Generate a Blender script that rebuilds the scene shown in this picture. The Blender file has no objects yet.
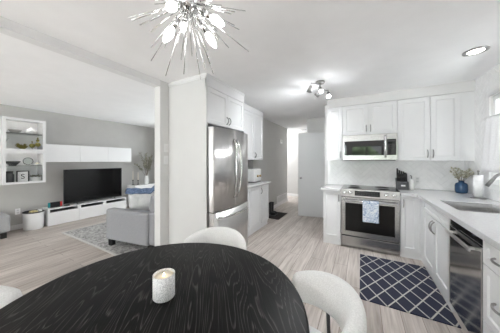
import bpy, bmesh, math, random
from mathutils import Vector, Matrix
random.seed(7)
S = bpy.context.scene
COL = S.collection
PI = math.pi

# ------------------------------------------------------------------ camera
cam_d = bpy.data.cameras.new('camera')
cam = bpy.data.objects.new('camera', cam_d)
COL.objects.link(cam)
cam_d.sensor_width = 36.0
cam_d.lens = 14.4
cam_d.shift_y = -0.012
cam_d.clip_start = 0.02
cam.location = (0, 0, 1.37)
cam.rotation_euler = (PI/2, 0, math.atan(111/200.0))
S.camera = cam

# ------------------------------------------------------------------ world / exposure
W = bpy.data.worlds.new('overcast_sky')
S.world = W
W.use_nodes = True
bg = W.node_tree.nodes['Background']
bg.inputs['Color'].default_value = (0.94, 0.97, 1.0, 1)
bg.inputs['Strength'].default_value = 3.0
S.view_settings.view_transform = 'Standard'
S.view_settings.look = 'None'
S.view_settings.gamma = 1.0
S.view_settings.exposure = 0.13
S.view_settings.use_curve_mapping = False
S.cycles.max_bounces = 12
S.cycles.diffuse_bounces = 8
S.cycles.glossy_bounces = 5
S.cycles.transparent_max_bounces = 12
S.cycles.sample_clamp_indirect = 8.0
S.cycles.use_denoising = True
S.cycles.use_adaptive_sampling = False
S.cycles.caustics_reflective = False
S.cycles.caustics_refractive = False
try:
    S.cycles.denoising_input_passes = 'RGB_ALBEDO_NORMAL'
except Exception:
    pass

def portal(name, loc, rot, sx, sy):
    l = bpy.data.lights.new(name, 'AREA')
    l.shape = 'RECTANGLE'; l.size = sx; l.size_y = sy
    l.cycles.is_portal = True
    o = bpy.data.objects.new(name, l); COL.objects.link(o)
    o.location = loc; o.rotation_euler = rot

def daylight(name, loc, rot, sx, sy, power):
    l = bpy.data.lights.new(name, 'AREA')
    l.shape = 'RECTANGLE'; l.size = sx; l.size_y = sy; l.energy = power; l.color = (0.91, 0.96, 1.0)
    o = bpy.data.objects.new(name, l); COL.objects.link(o)
    o.location = loc; o.rotation_euler = rot
P_CHAND, P_LIV, P_PATIO, P_LAMPS, P_SUN, P_FAR, P_HALL = 24.0, 16.0, 74.0, 0.97, 42.0, 50.0, 1.1
daylight('daylight_patio', (-1.45, -4.75, 1.15), (PI/2, 0, 0), 1.6, 2.2, P_PATIO)
daylight('daylight_living', (-4.3, -4.75, 1.25), (PI/2, 0, 0), 3.0, 2.2, P_LIV)
daylight('fill_living_far', (-4.1, 4.82, 1.35), (PI/2, 0, PI), 2.2, 1.7, P_FAR)  # added fill behind an invented window, brightens the television wall
sl = bpy.data.lights.new('sun', 'SUN'); sl.energy = P_SUN; sl.angle = math.radians(2); sl.color = (0.92, 0.965, 1.0)
so_ = bpy.data.objects.new('sun', sl); COL.objects.link(so_)
so_.rotation_euler = (math.radians(36), 0, 0)
portal('fill_portal_living_far', (-4.1, 4.65, 1.35), (PI/2, 0, PI), 2.2, 1.7)  # samples sky through the invented far window
portal('daylight_portal_patio', (-1.45, -4.57, 1.15), (PI/2, 0, 0), 1.6, 2.2)
portal('daylight_portal_dining', (0.22, -4.57, 1.5), (PI/2, 0, 0), 1.3, 1.3)
portal('daylight_portal_living', (-4.3, -4.57, 1.25), (PI/2, 0, 0), 3.0, 2.2)
portal('daylight_portal_sink', (1.47, 2.85, 1.6), (PI/2, 0, PI/2), 1.3, 1.0)

# ------------------------------------------------------------------ materials
def new_mat(name):
    m = bpy.data.materials.new(name); m.use_nodes = True
    nt = m.node_tree
    return m, nt, nt.nodes, nt.links, nt.nodes['Principled BSDF']

def setc(b, col=None, rough=None, metal=None, spec=None):
    if col is not None: b.inputs['Base Color'].default_value = (*col, 1)
    if rough is not None: b.inputs['Roughness'].default_value = rough
    if metal is not None: b.inputs['Metallic'].default_value = metal
    if spec is not None: b.inputs['Specular IOR Level'].default_value = spec

def noise_mat(name, c1, c2, scale=20, rough=0.5, metal=0.0, bump=0.0, bscale=None, stretch=(1, 1, 1), detail=4, spec=0.5, lo=0.35, hi=0.65):
    m, nt, N, L, b = new_mat(name)
    tc = N.new('ShaderNodeTexCoord'); mp = N.new('ShaderNodeMapping')
    mp.inputs['Scale'].default_value = stretch
    L.new(tc.outputs['Object'], mp.inputs['Vector'])
    n = N.new('ShaderNodeTexNoise'); n.inputs['Scale'].default_value = scale; n.inputs['Detail'].default_value = detail
    L.new(mp.outputs[0], n.inputs['Vector'])
    r = N.new('ShaderNodeValToRGB')
    r.color_ramp.elements[0].position = lo; r.color_ramp.elements[1].position = hi
    r.color_ramp.elements[0].color = (*c1, 1); r.color_ramp.elements[1].color = (*c2, 1)
    L.new(n.outputs['Fac'], r.inputs[0]); L.new(r.outputs[0], b.inputs['Base Color'])
    setc(b, rough=rough, metal=metal, spec=spec)
    if bump:
        n2 = N.new('ShaderNodeTexNoise'); n2.inputs['Scale'].default_value = bscale or scale; n2.inputs['Detail'].default_value = 3
        L.new(mp.outputs[0], n2.inputs['Vector'])
        bp = N.new('ShaderNodeBump'); bp.inputs['Strength'].default_value = bump; bp.inputs['Distance'].default_value = 0.01
        L.new(n2.outputs['Fac'], bp.inputs['Height']); L.new(bp.outputs[0], b.inputs['Normal'])
    return m

def flat_var(name, c, var=0.03, **k):
    return noise_mat(name, tuple(x*(1-var) for x in c), tuple(min(1, x*(1+var)) for x in c), **k)

M = {}
M['wall'] = flat_var('white_wall_paint', (0.70, 0.697, 0.69), 0.015, scale=6, rough=0.75, bump=0.04, bscale=150)
M['wall_grey'] = flat_var('grey_wall_paint', (0.50, 0.492, 0.475), 0.015, scale=6, rough=0.75, bump=0.04, bscale=150)
M['wall_hall'] = flat_var('grey_hall_paint', (0.49, 0.485, 0.47), 0.015, scale=6, rough=0.75, bump=0.04, bscale=150)
M['ceiling'] = flat_var('ceiling_paint', (0.93, 0.93, 0.935), 0.012, scale=5, rough=0.85, bump=0.05, bscale=120)
M['trim'] = flat_var('white_trim_paint', (0.80, 0.80, 0.80), 0.01, scale=8, rough=0.4)
M['door'] = flat_var('pale_grey_door_paint', (0.62, 0.625, 0.63), 0.01, scale=4, rough=0.45)
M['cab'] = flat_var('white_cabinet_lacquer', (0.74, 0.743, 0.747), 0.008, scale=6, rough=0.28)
M['cab_dimmed'] = flat_var('dimmed_cabinet_lacquer', (0.66, 0.66, 0.655), 0.008, scale=6, rough=0.45)  # cabinet white darkened to offset the window light overexposing these panels
M['lacquer'] = flat_var('white_gloss_front', (0.84, 0.84, 0.845), 0.008, scale=6, rough=0.2)
M['quartz'] = noise_mat('white_quartz', (0.57, 0.57, 0.575), (0.63, 0.63, 0.63), scale=60, rough=0.18, detail=6)
M['tile'] = flat_var('white_glazed_tile', (0.92, 0.92, 0.92), 0.03, scale=14, rough=0.15)
M['grout'] = flat_var('grey_grout', (0.78, 0.78, 0.78), 0.03, scale=60, rough=0.8)
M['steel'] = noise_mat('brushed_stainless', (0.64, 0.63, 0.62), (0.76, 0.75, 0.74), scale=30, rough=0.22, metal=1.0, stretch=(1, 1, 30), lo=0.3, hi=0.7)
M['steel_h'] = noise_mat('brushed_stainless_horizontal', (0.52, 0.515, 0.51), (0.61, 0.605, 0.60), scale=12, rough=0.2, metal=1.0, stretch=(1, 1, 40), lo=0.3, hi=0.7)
M['sink_steel'] = noise_mat('satin_sink_steel', (0.50, 0.495, 0.49), (0.60, 0.595, 0.59), scale=40, rough=0.34, metal=0.85)
M['steel_dark'] = noise_mat('dark_stainless_door', (0.48, 0.475, 0.47), (0.56, 0.555, 0.55), scale=12, rough=0.13, metal=1.0, stretch=(1, 1, 40), lo=0.3, hi=0.7)
M['fridge_side'] = flat_var('grey_painted_steel', (0.24, 0.24, 0.235), 0.03, scale=30, rough=0.4)
def brushed(name, rough, an=0.75):
    nt = M[name].node_tree; b = nt.nodes['Principled BSDF']
    tg = nt.nodes.new('ShaderNodeTangent'); tg.direction_type = 'RADIAL'; tg.axis = 'Z'
    nt.links.new(tg.outputs[0], b.inputs['Tangent'])
    b.inputs['Anisotropic'].default_value = an; b.inputs['Roughness'].default_value = rough
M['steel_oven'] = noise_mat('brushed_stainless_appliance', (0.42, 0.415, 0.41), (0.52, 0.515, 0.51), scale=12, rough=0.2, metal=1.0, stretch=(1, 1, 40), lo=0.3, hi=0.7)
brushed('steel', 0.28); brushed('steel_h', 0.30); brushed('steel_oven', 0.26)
def streak(name):
    nt = M[name].node_tree; b = nt.nodes['Principled BSDF']
    tc = nt.nodes.new('ShaderNodeTexCoord'); mp = nt.nodes.new('ShaderNodeMapping'); mp.inputs['Scale'].default_value = (13, 13, 0.5)
    n = nt.nodes.new('ShaderNodeTexNoise'); n.inputs['Scale'].default_value = 1.0; n.inputs['Detail'].default_value = 2
    bp = nt.nodes.new('ShaderNodeBump'); bp.inputs['Strength'].default_value = 0.55; bp.inputs['Distance'].default_value = 0.02
    nt.links.new(tc.outputs['Object'], mp.inputs['Vector']); nt.links.new(mp.outputs[0], n.inputs['Vector'])
    nt.links.new(n.outputs['Fac'], bp.inputs['Height']); nt.links.new(bp.outputs[0], b.inputs['Normal'])
streak('steel')
M['chrome'] = flat_var('polished_chrome', (0.75, 0.75, 0.75), 0.01, scale=10, rough=0.12, metal=1.0)
M['nickel'] = flat_var('brushed_nickel', (0.33, 0.325, 0.32), 0.03, scale=30, rough=0.28, metal=1.0)
M['black_glass'] = flat_var('black_glass', (0.012, 0.012, 0.013), 0.1, scale=5, rough=0.04)
M['oven_glass'] = flat_var('oven_window_glass', (0.010, 0.0095, 0.009), 0.1, scale=5, rough=0.05, spec=0.25)
M['screen'] = flat_var('tv_screen', (0.004, 0.004, 0.0045), 0.1, scale=5, rough=0.08)
M['black'] = flat_var('black_plastic', (0.015, 0.015, 0.016), 0.1, scale=30, rough=0.35)
M['black_metal'] = flat_var('black_powder_coat', (0.012, 0.012, 0.012), 0.1, scale=60, rough=0.4)
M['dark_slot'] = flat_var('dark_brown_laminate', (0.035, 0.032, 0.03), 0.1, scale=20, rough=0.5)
M['charcoal'] = flat_var('charcoal_block', (0.07, 0.072, 0.075), 0.08, scale=40, rough=0.5)
M['boucle'] = noise_mat('white_boucle', (0.70, 0.70, 0.69), (0.80, 0.80, 0.79), scale=160, rough=0.95, bump=0.3, bscale=190, detail=3)
M['sofa'] = noise_mat('grey_tweed', (0.26, 0.262, 0.28), (0.37, 0.372, 0.39), scale=220, rough=0.95, bump=0.3, bscale=240, detail=3)
M['ottoman'] = noise_mat('pale_grey_weave', (0.36, 0.365, 0.375), (0.46, 0.465, 0.475), scale=180, rough=0.95, bump=0.25, bscale=220)
M['pillow'] = noise_mat('white_cotton', (0.72, 0.72, 0.72), (0.82, 0.82, 0.82), scale=90, rough=0.95, bump=0.25, bscale=60)
M['blue_throw'] = noise_mat('blue_wool', (0.06, 0.10, 0.19), (0.16, 0.22, 0.34), scale=40, rough=0.95, bump=0.4, bscale=120)
M['curtain'] = noise_mat('white_voile', (0.78, 0.78, 0.79), (0.86, 0.86, 0.87), scale=120, rough=0.9)
M['white_plastic'] = flat_var('white_plastic', (0.82, 0.82, 0.82), 0.01, scale=20, rough=0.35)
M['ceramic'] = flat_var('white_ceramic', (0.80, 0.80, 0.79), 0.02, scale=20, rough=0.2)
M['paper'] = noise_mat('white_paper_roll', (0.80, 0.80, 0.80), (0.88, 0.88, 0.88), scale=70, rough=0.95, bump=0.3, bscale=90)
M['brass'] = flat_var('brass', (0.55, 0.38, 0.16), 0.05, scale=30, rough=0.3, metal=1.0)
M['teal'] = flat_var('teal_plastic', (0.02, 0.33, 0.36), 0.05, scale=30, rough=0.4)
M['red'] = flat_var('red_plastic', (0.62, 0.05, 0.05), 0.05, scale=30, rough=0.4)
M['leaf'] = noise_mat('olive_leaf', (0.10, 0.13, 0.04), (0.26, 0.28, 0.10), scale=40, rough=0.7)
M['leaf_dry'] = noise_mat('pale_dried_leaf', (0.30, 0.29, 0.19), (0.78, 0.75, 0.62), scale=60, rough=0.8)
M['leaf_grey'] = noise_mat('grey_green_leaf', (0.20, 0.20, 0.15), (0.40, 0.39, 0.32), scale=60, rough=0.8)
M['topiary'] = noise_mat('gold_green_topiary', (0.16, 0.15, 0.03), (0.40, 0.34, 0.10), scale=90, rough=0.8, bump=0.6, bscale=90)
M['twig'] = noise_mat('brown_twig', (0.10, 0.07, 0.05), (0.18, 0.13, 0.09), scale=60, rough=0.8)
M['doormat'] = noise_mat('black_doormat', (0.018, 0.014, 0.013), (0.05, 0.04, 0.035), scale=200, rough=1.0, bump=0.5, bscale=200)
M['yellow'] = noise_mat('pale_yellow_cloth', (0.62, 0.52, 0.22), (0.78, 0.70, 0.42), scale=60, rough=0.9)
M['wax'] = flat_var('ivory_wax', (0.80, 0.74, 0.62), 0.02, scale=20, rough=0.5)
M['foliage'] = noise_mat('tree_foliage', (0.06, 0.14, 0.05), (0.45, 0.60, 0.30), scale=3, rough=0.9, detail=8)
M['lawn'] = noise_mat('pale_patio_concrete', (0.5, 0.5, 0.48), (0.6, 0.6, 0.58), scale=5, rough=1)

def speckle_mat():
    m, nt, N, L, b = new_mat('speckled_ceramic')
    tc = N.new('ShaderNodeTexCoord')
    v = N.new('ShaderNodeTexVoronoi'); v.inputs['Scale'].default_value = 210
    L.new(tc.outputs['Object'], v.inputs['Vector'])
    n = N.new('ShaderNodeTexNoise'); n.inputs['Scale'].default_value = 330
    L.new(tc.outputs['Object'], n.inputs['Vector'])
    r = N.new('ShaderNodeValToRGB')
    r.color_ramp.elements[0].position = 0.40; r.color_ramp.elements[1].position = 0.52
    r.color_ramp.elements[0].color = (0.45, 0.45, 0.46, 1); r.color_ramp.elements[1].color = (0.84, 0.84, 0.83, 1)
    L.new(n.outputs['Fac'], r.inputs[0]); L.new(r.outputs[0], b.inputs['Base Color'])
    bp = N.new('ShaderNodeBump'); bp.inputs['Strength'].default_value = 0.5; bp.inputs['Distance'].default_value = 0.002
    L.new(v.outputs['Distance'], bp.inputs['Height']); L.new(bp.outputs[0], b.inputs['Normal'])
    setc(b, rough=0.6)
    return m
M['speckle'] = speckle_mat()

def emit_mat(name, col, strength):
    m, nt, N, L, b = new_mat(name)
    n = N.new('ShaderNodeTexNoise'); n.inputs['Scale'].default_value = 30
    r = N.new('ShaderNodeValToRGB')
    r.color_ramp.elements[0].color = (*[c*0.95 for c in col], 1); r.color_ramp.elements[1].color = (*col, 1)
    L.new(n.outputs['Fac'], r.inputs[0]); L.new(r.outputs[0], b.inputs['Emission Color'])
    b.inputs['Emission Strength'].default_value = strength
    setc(b, col=col, rough=0.3)
    return m
M['bulb'] = emit_mat('lit_bulb', (1.0, 0.985, 0.96), P_CHAND)
M['spot_lens'] = emit_mat('lit_spot_lens', (1.0, 0.98, 0.95), 40*P_LAMPS)
M['down_lens'] = emit_mat('lit_downlight_lens', (1.0, 0.96, 0.88), 9)
M['led'] = emit_mat('warm_led_strip', (1.0, 0.97, 0.92), 14)
M['flame'] = emit_mat('candle_flame', (1.0, 0.75, 0.42), 9)
M['dome'] = emit_mat('lit_dome', (1.0, 0.98, 0.95), 60*P_HALL)

def glass_mat(name, tint, gloss=0.08):
    m, nt, N, L, b = new_mat(name)
    N.remove(b)
    out = [n for n in N if n.type == 'OUTPUT_MATERIAL'][0]
    t = N.new('ShaderNodeBsdfTransparent'); t.inputs[0].default_value = (*tint, 1)
    g = N.new('ShaderNodeBsdfGlossy'); g.inputs['Roughness'].default_value = 0.02
    lw = N.new('ShaderNodeLayerWeight'); lw.inputs['Blend'].default_value = 0.12
    mx = N.new('ShaderNodeMixShader')
    L.new(lw.outputs['Fresnel'], mx.inputs[0]); L.new(t.outputs[0], mx.inputs[1]); L.new(g.outputs[0], mx.inputs[2])
    L.new(mx.outputs[0], out.inputs[0])
    return m
M['glass'] = glass_mat('clear_pane', (0.985, 0.99, 0.99))
M['shelf_glass'] = glass_mat('shelf_glass', (0.86, 0.89, 0.88))

def blue_glass():
    m, nt, N, L, b = new_mat('blue_bottle_glass')
    n = N.new('ShaderNodeTexNoise'); n.inputs['Scale'].default_value = 9
    tc = N.new('ShaderNodeTexCoord'); L.new(tc.outputs['Object'], n.inputs['Vector'])
    r = N.new('ShaderNodeValToRGB')
    r.color_ramp.elements[0].color = (0.015, 0.045, 0.11, 1); r.color_ramp.elements[1].color = (0.06, 0.14, 0.27, 1)
    L.new(n.outputs['Fac'], r.inputs[0]); L.new(r.outputs[0], b.inputs['Base Color'])
    setc(b, rough=0.06)
    b.inputs['Transmission Weight'].default_value = 0.25
    return m
M['blue_glass'] = blue_glass()

def floor_mat():
    m, nt, N, L, b = new_mat('grey_oak_planks')
    tc = N.new('ShaderNodeTexCoord')
    mp = N.new('ShaderNodeMapping'); mp.inputs['Rotation'].default_value = (0, 0, PI/2)
    L.new(tc.outputs['Object'], mp.inputs['Vector'])
    br = N.new('ShaderNodeTexBrick')
    br.offset = 0.37; br.offset_frequency = 2
    br.inputs['Color1'].default_value = (0.475, 0.428, 0.396, 1)
    br.inputs['Color2'].default_value = (0.575, 0.528, 0.492, 1)
    br.inputs['Mortar'].default_value = (0.20, 0.165, 0.14, 1)
    br.inputs['Scale'].default_value = 1.0
    br.inputs['Mortar Size'].default_value = 0.0022
    br.inputs['Mortar Smooth'].default_value = 0.2
    br.inputs['Bias'].default_value = 0.0
    br.inputs['Brick Width'].default_value = 1.22
    br.inputs['Row Height'].default_value = 0.155
    L.new(mp.outputs[0], br.inputs['Vector'])
    mp2 = N.new('ShaderNodeMapping'); mp2.inputs['Scale'].default_value = (38, 2.2, 1)
    L.new(tc.outputs['Object'], mp2.inputs['Vector'])
    n = N.new('ShaderNodeTexNoise'); n.inputs['Scale'].default_value = 1.0; n.inputs['Detail'].default_value = 6; n.inputs['Distortion'].default_value = 0.6
    L.new(mp2.outputs[0], n.inputs['Vector'])
    r = N.new('ShaderNodeValToRGB')
    r.color_ramp.elements[0].position = 0.32; r.color_ramp.elements[1].position = 0.66
    r.color_ramp.elements[0].color = (0.74, 0.72, 0.70, 1); r.color_ramp.elements[1].color = (1.10, 1.10, 1.10, 1)
    L.new(n.outputs['Fac'], r.inputs[0])
    mp3 = N.new('ShaderNodeMapping'); mp3.inputs['Scale'].default_value = (9, 0.9, 1)
    L.new(tc.outputs['Object'], mp3.inputs['Vector'])
    n3 = N.new('ShaderNodeTexNoise'); n3.inputs['Scale'].default_value = 1.0; n3.inputs['Detail'].default_value = 3
    L.new(mp3.outputs[0], n3.inputs['Vector'])
    r3 = N.new('ShaderNodeValToRGB')
    r3.color_ramp.elements[0].position = 0.35; r3.color_ramp.elements[1].position = 0.65
    r3.color_ramp.elements[0].color = (0.86, 0.84, 0.83, 1); r3.color_ramp.elements[1].color = (1.08, 1.08, 1.08, 1)
    L.new(n3.outputs['Fac'], r3.inputs[0])
    mx = N.new('ShaderNodeMix'); mx.data_type = 'RGBA'; mx.blend_type = 'MULTIPLY'; mx.inputs[0].default_value = 1
    L.new(br.outputs['Color'], mx.inputs[6]); L.new(r.outputs[0], mx.inputs[7])
    mx2 = N.new('ShaderNodeMix'); mx2.data_type = 'RGBA'; mx2.blend_type = 'MULTIPLY'; mx2.inputs[0].default_value = 1
    L.new(mx.outputs[2], mx2.inputs[6]); L.new(r3.outputs[0], mx2.inputs[7])
    L.new(mx2.outputs[2], b.inputs['Base Color'])
    setc(b, rough=0.42, spec=0.35)
    return m
M['floor'] = floor_mat()

def table_mat():
    m, nt, N, L, b = new_mat('black_stained_ash')
    tc = N.new('ShaderNodeTexCoord')
    mp = N.new('ShaderNodeMapping'); mp.inputs['Rotation'].default_value = (0, 0, -math.radians(130))
    L.new(tc.outputs['Object'], mp.inputs['Vector'])
    mps = N.new('ShaderNodeMapping'); mps.inputs['Scale'].default_value = (0.55, 4.6, 1)
    L.new(mp.outputs[0], mps.inputs['Vector'])
    n = N.new('ShaderNodeTexNoise'); n.inputs['Scale'].default_value = 1.6; n.inputs['Detail'].default_value = 1.5
    L.new(mps.outputs[0], n.inputs['Vector'])
    mu = N.new('ShaderNodeMath'); mu.operation = 'MULTIPLY'; mu.inputs[1].default_value = 30
    L.new(n.outputs['Fac'], mu.inputs[0])
    fr = N.new('ShaderNodeMath'); fr.operation = 'FRACT'; L.new(mu.outputs[0], fr.inputs[0])
    mpf = N.new('ShaderNodeMapping'); mpf.inputs['Scale'].default_value = (5, 230, 1)
    L.new(mp.outputs[0], mpf.inputs['Vector'])
    nf = N.new('ShaderNodeTexNoise'); nf.inputs['Scale'].default_value = 1.0; nf.inputs['Detail'].default_value = 3
    L.new(mpf.outputs[0], nf.inputs['Vector'])
    r = N.new('ShaderNodeValToRGB')
    e = r.color_ramp.elements
    e[0].position = 0.0; e[0].color = (0.0, 0.0, 0.0, 1)
    e[1].position = 1.0; e[1].color = (0.05, 0.05, 0.05, 1)
    x = e.new(0.70); x.color = (0.03, 0.03, 0.03, 1)
    x = e.new(0.90); x.color = (1, 1, 1, 1)
    L.new(fr.outputs[0], r.inputs[0])
    rf = N.new('ShaderNodeValToRGB')
    rf.color_ramp.elements[0].position = 0.36; rf.color_ramp.elements[1].position = 0.62
    L.new(nf.outputs['Fac'], rf.inputs[0])
    ml = N.new('ShaderNodeMath'); ml.operation = 'MULTIPLY'
    L.new(r.outputs[0], ml.inputs[0]); L.new(rf.outputs[0], ml.inputs[1])
    ad = N.new('ShaderNodeMath'); ad.operation = 'MULTIPLY_ADD'; ad.inputs[1].default_value = 0.05
    L.new(rf.outputs[0], ad.inputs[0]); L.new(ml.outputs[0], ad.inputs[2])
    rc = N.new('ShaderNodeValToRGB')
    rc.color_ramp.elements[0].color = (0.0042, 0.004, 0.004, 1); rc.color_ramp.elements[1].color = (0.075, 0.071, 0.069, 1)
    L.new(ad.outputs[0], rc.inputs[0]); L.new(rc.outputs[0], b.inputs['Base Color'])
    bp = N.new('ShaderNodeBump'); bp.inputs['Strength'].default_value = 0.12; bp.inputs['Distance'].default_value = 0.002
    L.new(ml.outputs[0], bp.inputs['Height']); L.new(bp.outputs[0], b.inputs['Normal'])
    setc(b, rough=0.42, spec=0.09)
    return m
M['table'] = table_mat()

def lattice_mat():
    m, nt, N, L, b = new_mat('navy_trellis_weave')
    tc = N.new('ShaderNodeTexCoord')
    sp = N.new('ShaderNodeSeparateXYZ'); L.new(tc.outputs['Object'], sp.inputs[0])
    def mth(op, a, bb=None, c=None):
        n = N.new('ShaderNodeMath'); n.operation = op
        for i, v in enumerate((a, bb, c)):
            if v is None: continue
            if isinstance(v, (int, float)): n.inputs[i].default_value = v
            else: L.new(v, n.inputs[i])
        return n.outputs[0]
    px = mth('DIVIDE', mth('SUBTRACT', sp.outputs[0], 0.062), 0.154)
    py = mth('DIVIDE', mth('SUBTRACT', sp.outputs[1], 3.033), 0.262)
    def line(v):
        f = mth('FRACT', v)
        return mth('MINIMUM', f, mth('SUBTRACT', 1.0, f))
    d = mth('MINIMUM', line(mth('ADD', px, py)), line(mth('SUBTRACT', px, py)))
    n = N.new('ShaderNodeTexNoise'); n.inputs['Scale'].default_value = 190
    L.new(tc.outputs['Object'], n.inputs['Vector'])
    d2 = mth('ADD', d, mth('MULTIPLY', mth('SUBTRACT', n.outputs['Fac'], 0.5), 0.02))
    r = N.new('ShaderNodeValToRGB')
    r.color_ramp.elements[0].position = 0.036; r.color_ramp.elements[1].position = 0.056
    r.color_ramp.elements[0].color = (0.47, 0.46, 0.43, 1); r.color_ramp.elements[1].color = (0.022, 0.026, 0.05, 1)
    L.new(d2, r.inputs[0]); L.new(r.outputs[0], b.inputs['Base Color'])
    bp = N.new('ShaderNodeBump'); bp.inputs['Strength'].default_value = 0.4; bp.inputs['Distance'].default_value = 0.003
    L.new(n.outputs['Fac'], bp.inputs['Height']); L.new(bp.outputs[0], b.inputs['Normal'])
    setc(b, rough=0.95)
    return m
M['lattice'] = lattice_mat()

def living_rug_mat():
    m, nt, N, L, b = new_mat('faded_grey_rug')
    tc = N.new('ShaderNodeTexCoord')
    v = N.new('ShaderNodeTexVoronoi'); v.inputs['Scale'].default_value = 7; v.distance = 'MANHATTAN'
    L.new(tc.outputs['Object'], v.inputs['Vector'])
    n = N.new('ShaderNodeTexNoise'); n.inputs['Scale'].default_value = 16; n.inputs['Detail'].default_value = 6; n.inputs['Distortion'].default_value = 1.5
    L.new(tc.outputs['Object'], n.inputs['Vector'])
    ad = N.new('ShaderNodeMath'); ad.operation = 'ADD'
    L.new(v.outputs['Distance'], ad.inputs[0]); L.new(n.outputs['Fac'], ad.inputs[1])
    r = N.new('ShaderNodeValToRGB')
    r.color_ramp.elements[0].position = 0.40; r.color_ramp.elements[1].position = 0.60
    r.color_ramp.elements[0].color = (0.23, 0.225, 0.22, 1); r.color_ramp.elements[1].color = (0.50, 0.49, 0.48, 1)
    L.new(n.outputs['Fac'], r.inputs[0]); L.new(r.outputs[0], b.inputs['Base Color'])
    setc(b, rough=1.0)
    return m
M['rug_grey'] = living_rug_mat()
M['rug_edge'] = flat_var('pale_rug_binding', (0.55, 0.54, 0.52), 0.04, scale=100, rough=1.0)

def towel_mat():
    m, nt, N, L, b = new_mat('blue_floral_towel')
    tc = N.new('ShaderNodeTexCoord')
    n = N.new('ShaderNodeTexNoise'); n.inputs['Scale'].default_value = 46; n.inputs['Detail'].default_value = 3; n.inputs['Distortion'].default_value = 2.2
    L.new(tc.outputs['Object'], n.inputs['Vector'])
    r = N.new('ShaderNodeValToRGB'); r.color_ramp.interpolation = 'LINEAR'
    e = r.color_ramp.elements
    e[0].position = 0.36; e[0].color = (0.06, 0.13, 0.30, 1)
    e[1].position = 0.53; e[1].color = (0.80, 0.82, 0.83, 1)
    x = e.new(0.45); x.color = (0.30, 0.43, 0.62, 1)
    L.new(n.outputs['Fac'], r.inputs[0]); L.new(r.outputs[0], b.inputs['Base Color'])
    setc(b, rough=0.95)
    return m
M['towel'] = towel_mat()

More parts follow.
